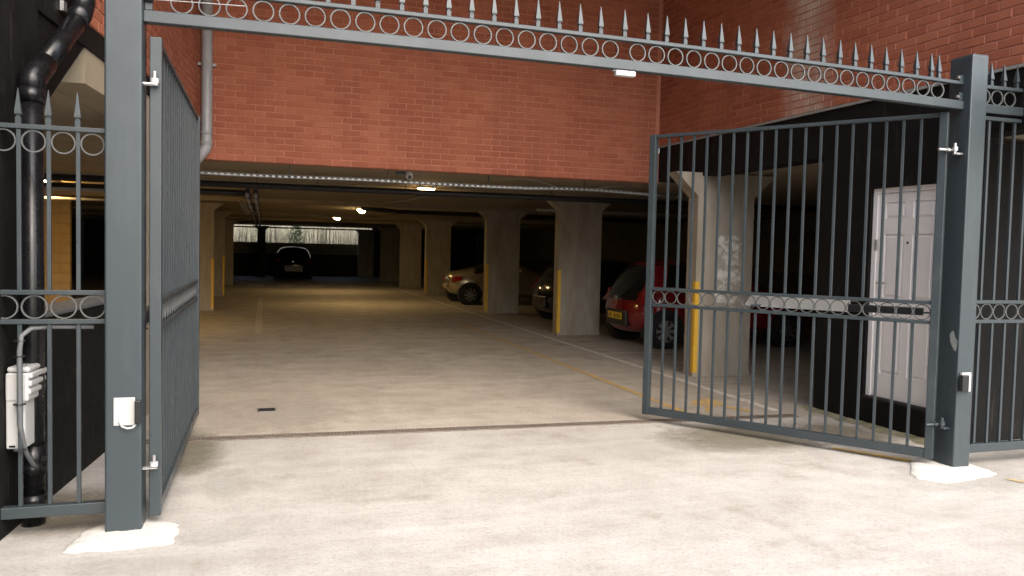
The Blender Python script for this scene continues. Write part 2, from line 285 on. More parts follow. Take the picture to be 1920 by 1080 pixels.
# ------------------------------------------------------------------ mesh helpers
class MB:
    def __init__(s): s.v = []; s.f = []
    def add(s, vs, fs):
        o = len(s.v); s.v += [tuple(v) for v in vs]; s.f += [tuple(i+o for i in f) for f in fs]; return s
    def box(s, x0, x1, y0, y1, z0, z1):
        return s.add([(x0,y0,z0),(x1,y0,z0),(x1,y1,z0),(x0,y1,z0),(x0,y0,z1),(x1,y0,z1),(x1,y1,z1),(x0,y1,z1)],
                     [(0,3,2,1),(4,5,6,7),(0,1,5,4),(1,2,6,5),(2,3,7,6),(3,0,4,7)])
    def cbox(s, x0, x1, y0, y1, z0, z1, c=.004):
        """box with all edges chamfered"""
        bm = bmesh.new(); bmesh.ops.create_cube(bm, size=1)
        for v in bm.verts: v.co = Vector((x0+(v.co.x+.5)*(x1-x0), y0+(v.co.y+.5)*(y1-y0), z0+(v.co.z+.5)*(z1-z0)))
        bmesh.ops.bevel(bm, geom=list(bm.edges), offset=c, segments=2, profile=.5, affect='EDGES', clamp_overlap=True)
        bm.verts.ensure_lookup_table(); bm.verts.index_update()
        s.add([v.co[:] for v in bm.verts], [[v.index for v in f.verts] for f in bm.faces]); bm.free(); return s
    def tube(s, pts, r, n=10, cap=True, rs=None):
        pts = [Vector(p) for p in pts]; rings = []; prev = None
        for i, p in enumerate(pts):
            d = (pts[min(i+1, len(pts)-1)]-pts[max(i-1, 0)]).normalized()
            a = prev if prev is not None else (Vector((0, 0, 1)) if abs(d.z) < .9 else Vector((1, 0, 0)))
            u_ = (a-d*a.dot(d)).normalized(); v_ = d.cross(u_); prev = u_
            rr = rs[i] if rs else r
            rings.append([p+rr*(math.cos(2*PI*k/n)*u_+math.sin(2*PI*k/n)*v_) for k in range(n)])
        vs = [q for rg in rings for q in rg]; fs = []
        for i in range(len(rings)-1):
            for k in range(n): fs.append((i*n+k, i*n+(k+1) % n, (i+1)*n+(k+1) % n, (i+1)*n+k))
        if cap: fs.append(tuple(range(n))[::-1]); fs.append(tuple((len(rings)-1)*n+k for k in range(n)))
        return s.add(vs, fs)
    def prism(s, poly, z0, z1):
        n = len(poly)
        return s.add([(x, y, z0) for x, y in poly]+[(x, y, z1) for x, y in poly],
                     [tuple(range(n))[::-1], tuple(range(n, 2*n))]+[(i, (i+1) % n, n+(i+1) % n, n+i) for i in range(n)])
    def mesh(s, name, m=None, smooth=False):
        me = bpy.data.meshes.new(name); me.from_pydata(s.v, [], s.f); me.update()
        if m: me.materials.append(m)
        if smooth:
            for p in me.polygons: p.use_smooth = True
        return me
    def build(s, name, m, parent=None, smooth=False, loc=None, rz=0):
        o = bpy.data.objects.new(name, s.mesh(name, m, smooth)); COL.objects.link(o)
        if parent: o.parent = parent
        if loc: o.location = loc
        o.rotation_euler.z = rz
        return o
def tag(o, label=None, cat=None, group=None, kind=None):
    if label: o['label'] = label
    if cat: o['category'] = cat
    if group: o['group'] = group
    if kind: o['kind'] = kind
    return o
def thing(name, label, cat, loc=(0, 0, 0), rz=0, group=None):
    o = bpy.data.objects.new(name, None); COL.objects.link(o); o.location = loc; o.rotation_euler.z = rz
    o.empty_display_size = .2
    return tag(o, label, cat, group)
def inst(name, me, parent, loc=(0, 0, 0), rot=(0, 0, 0), sc=None):
    o = bpy.data.objects.new(name, me); COL.objects.link(o); o.parent = parent; o.location = loc; o.rotation_euler = rot
    if sc: o.scale = sc
    return o
def arc(c, r, a0, a1, n, f):
    return [f(c[0]+r*math.cos(a0+(a1-a0)*i/n), c[1]+r*math.sin(a0+(a1-a0)*i/n)) for i in range(n+1)]
def in_view(p):
    d = Vector(p)-EYE; z = d.dot(fwd)
    if z < .1: return False, 0
    x = 1491.3*d.dot(rt)/z; y = 1491.3*d.dot(up)/z
    return abs(x) < 975 and abs(y) < 555, z

# ================================================================== GROUND
g = MB().add([(-900, -900, 0), (900, -900, 0), (900, 900, 0), (-900, 900, 0)], [(0, 1, 2, 3)]).build('ground', M['floor'])
tag(g, 'worn pale concrete ground running from the gateway into the car park', kind='structure')
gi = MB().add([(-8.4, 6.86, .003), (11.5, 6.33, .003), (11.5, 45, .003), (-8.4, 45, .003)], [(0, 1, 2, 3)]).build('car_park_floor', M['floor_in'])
tag(gi, 'slightly browner concrete floor inside the car park', kind='structure')
def line(name, pts, m, z=.007):
    return MB().add([(x, y, z) for x, y in pts], [tuple(range(len(pts)))]).build(name, m, g)
def strip(name, x0, x1, y0, y1, m, z=.007): return line(name, [(x0, y0), (x1, y0), (x1, y1), (x0, y1)], m, z)
strip('white_line', 4.90, 5.0, 6.78, 36, M['linew'])
strip('yellow_line', 3.94, 4.015, 6.72, 16.5, M['liney'])
for y, x1 in ((11.25, 6.6), (16.3, 9.5), (7.7, 5.35), (12.5, 5.42)):
    strip('bay_line', 5.0 if y > 9 and y != 12.5 else 5.12, x1, y-.03, y+.03, M['linew'])
strip('bay_edge_line', -.13, -.0, 14.75, 24.9, M['linefw'])
strip('bay_end_line', -1.6, -.0, 14.68, 14.74, M['linef'])
for a, c in ((-.54, .03), (.58, 1.17), (1.72, 2.32), (2.88, 3.49)): strip('dash', a, c, 31.9, 33.3, M['linew'])
line('yellow_symbol', [(4.32,7.37),(4.54,7.57),(4.62,7.51),(4.66,7.31),(4.55,7.14),(4.44,7.12),(4.26,6.86),(4.19,6.87),(4.35,7.14),(4.24,7.2)], M['liney'])
line('yellow_tail', [(4.57,7.1),(4.71,6.89),(4.64,6.78),(4.51,7.02)], M['liney'])
line('yellow_kerb_line', [(4.42,5.32),(4.48,5.36),(4.9,4.79),(4.83,4.72)], M['liney'])
line('yellow_dab', [(5.09,4.31),(5.3,4.1),(5.2,4.02),(5.07,4.27)], M['linef'])
def film(name, x0, x1, y0, y1, m, z):
    strip(name, x0, x1, y0, y1, m, z)
film('repair_patch', -.62, .92, 6.8, 8.5, M['patch_soft'], .006)
film('cement_splash', -.38, -.04, 4.95, 5.85, M['film'], .0045)
film('cement_splash', -.50, .0, 4.28, 4.58, M['film'], .0045)
film('cement_splash', -.9, -.35, 3.95, 4.25, M['film'], .0045)
film('cement_splash', 4.2, 5.5, 4.0, 4.9, M['film'], .0045)
film('damp_stain', -1.5, -.55, 4.55, 5.6, M['stain'], .0042)
film('damp_stain', -.9, -.2, 5.4, 7.2, M['stain'], .0042)
film('damp_stain', 3.0, 4.9, 5.2, 6.5, M['stain'], .0042)
film('damp_stain', 4.4, 5.4, 5.1, 6.4, M['stain'], .0050)
# small floor gully in the patch
t = thing('floor_gully', 'small dark square gully grate set in the concrete patch', 'gully', (.045, 7.77, 0))
MB().box(-.085, .085, -.085, .085, .004, .0085).build('frame', M['galv'], t)
for i in range(5): MB().box(-.07, .07, -.067+i*.03, -.052+i*.03, .0095, .012).build('bar', M['dkmetal'], t)
MB().box(-.074, .074, -.074, .074, .0088, .0092).build('void', M['drainvoid'], t)

# channel drain across the entrance
dr = thing('channel_drain', 'rusty slotted channel drain across the car park entrance', 'drain', (-1.0, 6.70, 0), math.atan2(-.11, 4.1))
me_g = MB()
me_g.box(0, .496, -.06, -.045, 0, .010).box(0, .496, .045, .06, 0, .010).box(0, .02, -.045, .045, 0, .0095).box(.476, .496, -.045, .045, 0, .0095)
for i in range(15): me_g.box(.034+i*.03, .047+i*.03, -.045, .045, .001, .0088)
me_g.box(.02, .476, -.005, .005, .001, .0084)
me_g = me_g.mesh('grating', M['drain'])
for i in range(12): inst('grating', me_g, dr, (i*.5, 0, random.uniform(0, .002)))
MB().box(0, 6.0, -.05, .05, .0042, .0046).build('channel', M['drainvoid'], dr)

# footing pads of the posts
def pad(poly, label, top):
    n0 = len(poly); cx = sum(p[0] for p in poly)/n0; cy = sum(p[1] for p in poly)/n0
    rim = []
    for i in range(n0):
        a, c = poly[i], poly[(i+1) % n0]
        for k in range(4):
            f = k/4; j_ = .010 if k else .004
            rim.append((a[0]+(c[0]-a[0])*f-cx+random.uniform(-j_, j_), a[1]+(c[1]-a[1])*f-cy+random.uniform(-j_, j_)))
    n = len(rim); vs = []
    for sc_k, z_ in ((1, -.004), (.985, .006), (.93, .012), (.82, top*.75), (.66, top*.95), (.45, top*1.05), (.2, top*1.1)):
        for x, y in rim: vs.append((x*sc_k+random.uniform(-.004, .004), y*sc_k+random.uniform(-.004, .004), z_+random.uniform(-.0035, .0035)))
    fs = [(k*n+i, k*n+(i+1) % n, (k+1)*n+(i+1) % n, (k+1)*n+i) for k in range(6) for i in range(n)]+[tuple(range(6*n, 7*n))]
    o = MB().add(vs, fs).build('concrete_footing', M['pad'], loc=(cx, cy, 0), smooth=True)
    return tag(o, label, 'footing')
pad([(-.94,4.37),(-.74,4.345),(-.55,4.36),(-.43,4.375),(-.425,4.52),(-.43,4.66),(-.6,4.80),(-.8,4.80),(-.9,4.65),(-.93,4.5)], 'rough white concrete footing at the foot of the left gate post', .022)
pad([(4.50,4.58),(4.44,4.46),(4.56,4.31),(4.8,4.33),(5.0,4.37),(5.13,4.41),(5.17,4.55),(5.16,4.80),(4.95,4.9),(4.76,4.85),(4.62,4.70)], 'rough white concrete footing at the foot of the right gate post', .024)

# ================================================================== BRICK WALLS
bl, bh, mj = .213, .063, .012
def brick_mesh(length, m):
    b_ = MB(); x = length/2; z = bh/2; c = .004; d = .006
    b_.add([(-x, .02, -z), (x, .02, -z), (x, .02, z), (-x, .02, z), (-x, -d+c, -z), (x, -d+c, -z), (x, -d+c, z), (-x, -d+c, z), (-x+c, -d, -z+c), (x-c, -d, -z+c), (x-c, -d, z-c), (-x+c, -d, z-c)],
           [(0, 1, 5, 4), (1, 2, 6, 5), (2, 3, 7, 6), (3, 0, 4, 7), (4, 5, 9, 8), (5, 6, 10, 9), (6, 7, 11, 10), (7, 4, 8, 11), (8, 9, 10, 11)])
    return b_
def brick_wall(parent, length, z0, z1, m, maxn=300, thick=.22):
    """wall face in the parent's x-z plane, looking to -y; bricks stand 6 mm proud of the mortar"""
    MB().box(0, length, 0, thick, z0, z1).build('mortar_core', M['mortar'], parent)
    full = brick_mesh(bl, m); half = brick_mesh(bl/2-.005, m)
    mf = full.mesh('brick', m); mh = half.mesh('half_brick', m)
    mw = parent.matrix_basis.copy() if False else Matrix.Translation(parent.location) @ Matrix.Rotation(parent.rotation_euler.z, 4, 'Z')
    spots = []
    rows = int((z1-z0)/.075)
    for r_ in range(rows):
        z = z0+.0325+.0025+r_*.075; x = 0
        off = (r_ % 2)*.1125
        k = 0
        while True:
            if off and k == 0: L_ = bl/2-.005; xc = .0513; x = .1125
            else: L_ = bl; xc = x+.1075; x += .225
            k += 1
            if xc+L_/2 > length+.001:
                rem = length-(xc-L_/2)
                if rem > .09: spots.append((x-.225+.0513, z, True))
                break
            spots.append((xc, z, L_ < .15))
    sc = []
    for i, (x, z, h_) in enumerate(spots):
        v, d = in_view(mw @ Vector((x, 0, z))); sc.append((0 if v else 1, d, i))
    sc.sort(); chosen = set(i for v, d, i in sc[:maxn] if v == 0)
    rest = MB()
    for i, (x, z, h_) in enumerate(spots):
        dy = random.uniform(-.0015, .0015)
        if i in chosen:
            inst('brick', mh if h_ else mf, parent, (x, dy, z+random.uniform(-.001, .001)), (random.uniform(-.004, .004), 0, 0))
        else:
            src = half if h_ else full
            rest.add([(a+x, b_+dy, c+z) for a, b_, c in src.v], src.f)
    o = rest.build('further_bricks', m, parent); tag(o, kind='stuff')
TOP = 6.2
XR, YF = 5.25, 10.04
RA = math.atan(.04)      # the right hand wall opens out a little towards the street
fw = thing('brick_facade', 'red brick wall spanning above the wide car park opening', 'brick wall', (-.765, YF, 0))
brick_wall(fw, XR+.765, 2.55, TOP, M['brick'])
rw = thing('brick_side_wall', 'red brick side wall with a pale lime run above the white door', 'brick wall', (XR, YF, 0), -PI/2+RA)
brick_wall(rw, 5.55, 3.052, TOP, M['brick_s'])
MB().box(0, 5.55, -.02, .03, 3.027, 3.051).build('flashing_strip', M['flash'], rw)
rfw = thing('brick_front_wall', 'brick street front above the right hand fence at the frame edge', 'brick wall', (XR+.04*5.55+.002, YF-5.55, 0))
brick_wall(rfw, 3.0, 3.052, TOP, M['brick'])
MB().box(.255, 3.0, .01, .2, 2.56, 3.026).build('black_lintel', M['black'], rfw)
# left wall stands about six degrees off the others
LA = -math.atan(.0995); LO = Vector((-1.74, 0, 0))
def LW(Y, out=0., z=0.):      # point on the left wall's plane (out = towards the driveway)
    n_ = Vector((math.cos(LA), math.sin(LA), 0)); return Vector((-1.74+.0995*Y, Y, z))+n_*out
cosL = math.cos(LA)
lw = thing('brick_side_wall', 'narrow red brick side wall behind the left gate leaf', 'brick wall', LW(6.05), LA+PI/2)
brick_wall(lw, 4.0, 3.02, TOP, M['brick'])

# ================================================================== BLACK PAINTED WALLS
def walls_left():
    t = thing('black_wall', 'black painted wall with low parapet behind the left fence', 'wall', LO, LA)
    k = 1/cosL
    # local frame: x = out of the wall, y = along it
    MB().box(-.3, 0, -1.5, 5.17*k, 0, TOP).build('pier', M['black'], t)
    MB().box(-.22, -.003, 5.172*k, 7.25*k, 0, 1.10).build('parapet', M['black'], t)
    MB().cbox(-.25, .015, 5.173*k, 7.25*k, 1.101, 1.125, .006).build('coping', M['conduit'], t)
    MB().box(-.3, -.004, 5.171*k, 6.045*k, 2.86, TOP).build('upper_panel', M['black'], t)
    hp = [(5.1715*k, 2.26), (5.21*k, 2.26), (6.04*k, 2.858), (5.1715*k, 2.858)]; n = 4
    MB().add([(-.02, a, c) for a, c in hp]+[(-.3, a, c) for a, c in hp], [(0, 1, 2, 3), (7, 6, 5, 4)]+[(i, 4+i, 4+(i+1) % 4, (i+1) % 4) for i in range(4)]).build('haunch', M['black'], t)
    MB().box(-.3, -.006, 6.046*k, 10.0*k, 2.86, 3.018).build('lintel', M['black'], t)
    return t
walls_left()
bw = thing('black_wall', 'black painted wall and lintel holding the white door', 'wall', (XR, YF, 0), RA)
# wall with a door opening; local y runs along the wall, 0 at the facade corner
dw0, dw1, dz0, dz1 = 5.29-YF, 6.11-YF, .275, 2.21
MB().box(0, .25, dw1, 6.77-YF, .0, 2.559).build('wall_panel', M['black'], bw)
MB().box(0, .25, dw0, dw1, dz1, 2.559).build('door_head', M['black'], bw)
MB().box(.001, .25, dw0, dw1, .0, dz0-.02).build('door_step', M['black'], bw)
MB().box(.002, .26, dw0-.02, dw1, dz0-.0199, dz0).build('threshold', M['dkmetal'], bw)
MB().box(0, 2.2, dw0-.06, dw0-.002, .0, 2.559).build('return_wall', M['black'], bw)
MB().box(.003, .25, -5.54, -.002, 2.56, 3.026).build('lintel', M['black'], bw)
# mossy grit along the foot of the wall
lp = MB(); n_ = 26; prev_ = None
for q in range(n_+1):
    y_ = dw0-.1+(6.9-5.19)*q/n_; w__ = .05+.05*random.random()+.03*math.sin(q*.9); row_ = [(-.0005, y_, .02+.01*random.random()), (-w__*.5, y_, .012+.012*random.random()), (-w__-.03, y_, .001)]
    lp.v += row_
    if q: o_ = 3*q; lp.f += [(o_-3, o_-2, o_+1, o_), (o_-2, o_-1, o_+2, o_+1)]
lp.build('grit_fillet', mat('mossy_grit', (.27, .24, .17), .95, var=.9, scale=9, dark=(.10, .11, .05), bump=.8, bscale=50), bw, smooth=True)

# white panelled door
dt = thing('panel_door', 'white panelled door set in the black wall', 'door', Vector((XR, YF, dz0))+Matrix.Rotation(RA, 3, 'Z') @ Vector((.03, dw0, 0)), RA)
W_, H_ = dw1-dw0, dz1-dz0
fr_ = MB().box(0, .10, W_-.055, W_-.004, .002, H_-.004).box(0, .10, .004, .05, .002, H_-.004).box(0, .10, .05, W_-.055, H_-.05, H_-.004); fr_.build('frame', M['doorw'], dt)
lf0, lf1 = .053, W_-.058
lw_ = lf1-lf0
# leaf with sunk panels: stiles and rails stand proud of the recess
cols = [(lf0+.085, lf0+lw_/2-.045), (lf0+lw_/2+.045, lf1-.085)]
rows_ = [(.23, .76), (.93, 1.51), (1.65, 1.80)]
leaf = MB().box(.026, .06, lf0, lf1, .006, H_-.054)
ys = [lf0, cols[0][0], cols[0][1], cols[1][0], cols[1][1], lf1]
for i in (0, 2, 4): leaf.box(.012, .0259, ys[i], ys[i+1], .006, H_-.054)
zs = [.006, .23, .76, .93, 1.51, 1.65, 1.80, H_-.054]
for (a, c) in cols:
    for i in (0, 2, 4, 6): leaf.box(.012, .0259, a, c, zs[i], zs[i+1])
leaf.build('leaf', M['doorw'], dt)
for (a, c) in cols:
    for (z0, z1) in rows_:
        q = MB(); e = .028; x0, x1 = .0255, .014
        q.add([(x0, a+.008, z0+.008), (x0, c-.008, z0+.008), (x0, c-.008, z1-.008), (x0, a+.008, z1-.008), (x1, a+e, z0+e), (x1, c-e, z0+e), (x1, c-e, z1-e), (x1, a+e, z1-e)],
              [(0, 4, 5, 1), (1, 5, 6, 2), (2, 6, 7, 3), (3, 7, 4, 0), (7, 6, 5, 4)])
        q.build('panel', M['doorw'], dt)
yc = lf0+lw_/2
MB().tube([(.012, yc, 1.43), (.004, yc, 1.43)], .011, 10).build('spyhole', M['dkmetal'], dt)
MB().tube([(.012, lf1-.05, 1.06), (-.03, lf1-.05, 1.06), (-.03, lf1-.15, 1.06)], .009, 8).build('handle', M['galv'], dt)
MB().box(-.002, .0115, lf1+.002, lf1+.02, 1.36, 1.46).build('hinge', M['galv'], dt)

# ================================================================== CAR PARK SHELL
CZ = 2.62
def sbox(name, m, label, *b, kind='structure'):
    o = MB().box(*b).build(name, m); return tag(o, label, kind=kind)
sbox('ceiling', M['ceil'], 'stained concrete ceiling slab of the car park', XR+.26, 12, 3.2, 43.6, CZ, 2.99)
sbox('ceiling', M['ceil'], 'stained concrete ceiling slab of the car park', -.5, XR+.255, YF+.225, 43.6, CZ, 2.99)
o = MB().prism([(-9, 3.2), (LW(3.2).x-.31, 3.2), (LW(10.27).x-.31, 10.27), (-.503, 10.27), (-.503, 43.6), (-9, 43.6)], CZ, 2.99).build('ceiling', M['ceil']); tag(o, 'stained concrete ceiling slab of the car park', kind='structure')
sbox('roof', M['ceil'], 'flat roof of the building above the car park', -9, 12, YF+.23, 43.6, TOP-.3, TOP)
sbox('roof', M['ceil'], 'upper storey floor bridging over the gateway recess', -9, 12, 4.5, YF+.229, 5.5, TOP+.002)
# concrete slab edges seen beside the openings
o = MB().box(-.30, -.02, 6.09, 10.05, CZ, 2.858).build('slab_edge', M['ceil'], loc=LO, rz=LA); tag(o, 'beige concrete slab edge above the left parapet', 'slab')
o = MB().box(-.50, XR+.2, YF+.004, YF+.22, 2.553, CZ-.001).build('slab_edge', M['ceil']); tag(o, 'beige concrete soffit strip under the brick facade', 'slab')
# long side walls, lower half black
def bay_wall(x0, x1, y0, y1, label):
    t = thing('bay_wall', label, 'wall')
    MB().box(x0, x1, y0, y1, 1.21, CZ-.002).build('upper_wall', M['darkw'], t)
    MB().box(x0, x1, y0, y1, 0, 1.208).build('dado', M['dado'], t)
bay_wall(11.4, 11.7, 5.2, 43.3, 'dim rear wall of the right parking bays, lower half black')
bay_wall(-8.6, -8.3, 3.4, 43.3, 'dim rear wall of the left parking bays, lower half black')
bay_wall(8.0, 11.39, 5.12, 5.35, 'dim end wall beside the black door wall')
# far parapet and opening
fp = thing('far_parapet', 'half-height wall under the bright opening at the back of the car park', 'wall')
MB().box(-8.25, 11.35, 43.3, 43.55, 1.15, 1.73).build('upper_band', M['beigew'], fp)
MB().box(-8.25, 11.35, 43.3, 43.55, 0, 1.148).build('dado', M['dado'], fp)
t = thing('far_wall', 'dark wall left of the bright rear opening', 'wall'); MB().box(-8.25, -1.75, 42.9, 43.28, 0, CZ-.002).build('wall_panel', M['dado'], t)
t = thing('far_wall', 'dark wall right of the bright rear opening', 'wall'); MB().box(5.6, 11.35, 42.9, 43.28, 0, CZ-.002).build('wall_panel', M['dado'], t)
o = MB().tube([(-1.7, 43.1, 2.50), (4.75, 43.1, 2.50)], .035, 8).build('rail_pipe', M['dkmetal'], smooth=True); tag(o, 'thin dark pipe along the top of the rear opening', 'pipe')

# columns: blade piers with haunched heads
def column(name, x0, x1, y, label, strip_side=-1, m=None, h=.19, th=.24, strip_h=1.22, hw=.21, top=2.526, group='concrete columns of the car park', strip=True):
    t = thing(name, label, 'column', ((x0+x1)/2, y, 0), 0, group)
    w_ = (x1-x0)/2
    prof = [(-w_, 0), (w_, 0), (w_, top-h), (w_+hw, top-.002), (-w_-hw, top-.002), (-w_, top-h)]
    b_ = MB(); n = len(prof)
    b_.add([(x, 0, z) for x, z in prof]+[(x, th, z) for x, z in prof], [tuple(range(n)), tuple(range(n, 2*n))[::-1]]+[(i, n+i, n+(i+1) % n, (i+1) % n) for i in range(n)])
    b_.build('shaft', m or M['column'], t)
    MB().box(-w_-.006, w_+.006, -.006, th+.006, 0, .055).build('plinth', m or M['column'], t)
    if strip:
        s_ = strip_side*w_
        a, c = sorted((s_-strip_side*.05, s_+strip_side*.004))
        MB().box(a, c, -.010, -.002, .056, strip_h).box(*sorted((s_+strip_side*.002, s_+strip_side*.010)), -.01, .05, .056, strip_h).build('corner_guard', M['yel'], t)
    return t
column('concrete_column', 5.25, 6.07, 8.94, 'concrete column smeared with white paint behind the right gate leaf', m=M['column_smeared'], hw=.32, h=.30, top=2.6)
RCOL = [(13.86, 'concrete column with yellow corner strip beside the red car'), (18.87, 'concrete column standing in front of the champagne car'),
        (26.5, 'concrete column just left of the champagne car'), (31.76, 'pale edged far column, fifth in the right hand row'), (37.3, 'far column, sixth in the right hand row')]
for y, lb in RCOL: column('concrete_column', 5.25, 6.1, y, lb, strip=y < 30)
LCOL = [(19.8, 'dim concrete column nearest the left gate leaf edge inside the car park'), (25.3, 'dim concrete column, second in the left hand row inside'), (32.8, 'dim far concrete column at the left edge of the rear opening')]
for y, lb in LCOL: column('concrete_column', -1.95, -1.1, y, lb, strip_side=1, strip=y < 30)
column('concrete_column', 4.78, 5.58, 42.3, 'daylit pale pier at the right edge of the rear opening', strip=False, hw=.2)
column('concrete_column', -.25, .12, 40.8, 'slender dark post standing left of the far black car', strip=False, hw=.22, th=.3, m=M['dado'])
o = thing('concrete_column', 'beige concrete pier glimpsed between left post and gate', 'column', LO, LA, 'concrete columns of the car park')
MB().box(-.14, -.008, 7.45, 8.4, 0, CZ+.2).build('shaft', M['column'], o)
# downstand ribs over the column rows
for y in (13.9, 18.9, 26.5, 31.8, 37.3):
    o = MB().box(-8.2, 11.3, y-.12, y+.34, 2.525, CZ-.001).build('ceiling_rib', M['ceil']); tag(o, 'shallow concrete ceiling rib over a row of columns', kind='structure')

# block wall lit by the lamp in the left bay
t = thing('block_wall', 'yellow lit painted block wall seen through the left fence', 'wall', (-5.08, 19.4, 0))
MB().box(0, 1.05, .006, .3, 0, CZ-.002).build('mortar_core', M['mortarblk'], t)
bm_ = MB().cbox(-.213, .213, -.004, .1, -.1025, .1025, .006).mesh('block', M['block']); bh_ = MB().cbox(-.101, .101, -.004, .1, -.1025, .1025, .006).mesh('half_block', M['block'])
for r_ in range(12):
    z = .107+r_*.215
    if z > 2.5: break
    xs = [(.22, bm_), (.66, bm_), (.98, bh_)] if r_ % 2 == 0 else [(.105, bh_), (.43, bm_), (.87, bm_)]
    for x, me in xs: inst('block', me, t, (x, random.uniform(-.002, .002), z))

# ================================================================== LAMPS
def lamp(x, y, label, rz=0, L_=1.2, z=CZ, mt='lampY', wd=.22):
    t = thing('strip_lamp', label, 'lamp', (x, y, z), rz, 'ceiling lamps in the car park')
    MB().cbox(-wd/2, wd/2, -L_/2, L_/2, -.045, -.002, .008).build('housing', M['lampbody'], t)
    n = 8; pr_ = [(wd*.42*math.cos(PI+PI*i/n), -.046+.055*math.sin(PI+PI*i/n)) for i in range(n+1)]
    b_ = MB(); k = len(pr_)
    b_.add([(a, -L_/2+.03, c) for a, c in pr_]+[(a, L_/2-.03, c) for a, c in pr_], [(i, i+1, k+i+1, k+i) for i in range(k-1)]+[tuple(range(k))[::-1], tuple(range(k, 2*k))])
    b_.build('diffuser', M[mt], t, smooth=True)
    return t
lamp(2.55, 22.0, 'nearer of the two lit lamps in the middle of the ceiling', -.15)
lamp(2.45, 28.4, 'farther lit lamp in the middle of the ceiling', -.15)
lamp(2.62, 13.3, 'lamp glowing above the dark pipe behind the facade', PI/2, .32, wd=.10)
M['lampL'] = emit('lamp_sodium', (1, .62, .20), 45)
lamp(-3.62, 15.8, 'lit lamp in the left bay seen through the fence', 0, 1.2, mt='lampL')

# ================================================================== SERVICES
# perforated cable tray hanging behind the facade edge
ct = thing('cable_tray', 'long perforated steel cable tray hung under the facade edge', 'cable tray', (0, 10.42, 2.405))
x = -1.1; tr = MB(); tr2 = MB(); tr3 = MB()
while x < 6.0:
    sag = -.018*math.sin((x+1)*2.1)*(1 if x > 3.4 else .3)
    tr.box(x, x+.036, -.05, .05, sag-.002, sag); tr.box(x, x+.036, -.0535, -.052, sag+.003, sag+.024)
    tr2.box(x, x+.0748, -.0518, -.0505, sag+.024, sag+.036); tr2.box(x, x+.0748, -.0518, -.0505, sag-.006, sag+.003)
    tr3.box(x, x+.0748, .0505, .0518, sag-.004, sag+.036)
    x += .075
tr.build('tray_rungs', M['tray'], ct); tag(tr2.build('tray_side', M['dktray'], ct), kind='stuff'); tr3.build('tray_side', M['dktray'], ct)
for i in range(3):
    y = -.03+.025*i; MB().tube([(-1.1+.3*k, y+.006*math.sin(k*1.7+i), .006+.004*math.sin(k+i*2)-.018*math.sin((-.1+.3*k)*2.1)*(1 if k > 15 else .3)) for k in range(24)], .007, 6).build('cable', M['rubber'] if i else M['white'], ct, smooth=True)
for x in (.31, 1.55, 2.9, 4.3): MB().box(x-.006, x+.006, -.006, .006, 0, .21).box(x-.05, x+.05, -.02, .02, .195, .214).build('hanger', M['dkmetal'], ct)
# loose cables above the tray
for pts, lb in (([(3.0,10.36,2.52),(3.3,10.36,2.54),(3.6,10.37,2.52),(3.85,10.4,2.46),(3.95,10.41,2.425)], 'loose pale cable arching onto the tray near its middle'),
                ([(4.35,10.41,2.43),(4.6,10.38,2.48),(4.9,10.36,2.53),(5.15,10.38,2.50)], 'loose pale cable arching off the tray near the right gate')):
    o = MB().tube(pts, .005, 6).build('loose_cable', M['greypipe'], smooth=True); tag(o, lb, 'cable')
# two runs of pipe down the ceiling at the left, and a short tray beside them
for x, lb in ((-.27, 'left pipe of the pair hung along the left ceiling'), (-.13, 'right pipe of the pair hung along the left ceiling')):
    t = thing('ceiling_pipe', lb, 'pipe', (x, 0, 2.42), 0, 'pipes hung along the left ceiling')
    MB().tube([(0, 14.4, 0), (0, 40, 0)], .033, 10).build('tube', M['greypipe'], t, smooth=True)
    for k in range(11): MB().box(-.04, .04, 15+k*2.3, 15.04+k*2.3, -.04, .19).build('bracket', M['dkmetal'], t)
t = thing('ceiling_pipe', 'short elbowed pipe stub crossing the left ceiling', 'pipe'); MB().tube([(-3.5, 14.4, 2.44), (-.6, 14.4, 2.44), (-.3, 14.42, 2.44)], .05, 10).build('tube', M['dkmetal'], t, smooth=True)
t = thing('short_cable_tray', 'short perforated tray along the left ceiling beside the pipes', 'cable tray', (-.43, 0, 2.44))
for k in range(12): MB().box(-.05, .05, 17.5+k*.6, 17.8+k*.6, 0, .004).build('tray_rung', M['tray'], t)
MB().box(-.056, -.05, 17.4, 24.6, 0, .04).box(.05, .056, 17.4, 24.6, 0, .04).build('tray_side', M['tray'], t)
t = thing('ceiling_pipe', 'dark pipe running right along the ceiling from the lamp', 'pipe')
MB().tube([(2.3, 19.6, 2.52), (3.3, 20.5, 2.50), (6.3, 20.6, 2.50), (11, 20.6, 2.5)], .06, 10).build('tube', M['dkmetal'], t, smooth=True)
t = thing('ceiling_pipe', 'thin pale conduit slanting across the middle of the ceiling', 'pipe')
MB().tube([(2.35, 18.9, 2.56), (2.9, 16.6, 2.57), (3.0, 15.2, 2.58)], .016, 8).build('tube', M['greypipe'], t, smooth=True)
t = thing('ceiling_pipe', 'thin horizontal pipe across the dark right bays', 'pipe')
MB().tube([(5.4, 15.6, 2.42), (11.2, 15.6, 2.42)], .03, 8).build('tube', M['greypipe'], t, smooth=True)
t = thing('ceiling_pipe', 'pale horizontal pipe in the left bay under the lamp', 'pipe')
MB().tube([(-8, 14.4, 2.40), (-1.9, 14.4, 2.40)], .04, 10).build('tube', M['greypipe'], t, smooth=True)
t = thing('ceiling_pipe', 'thin lower pipe in the left bay under the lamp', 'pipe')
MB().tube([(-8, 16.2, 2.32), (-1.9, 16.2, 2.32)], .025, 8).build('tube', M['greypipe'], t, smooth=True)

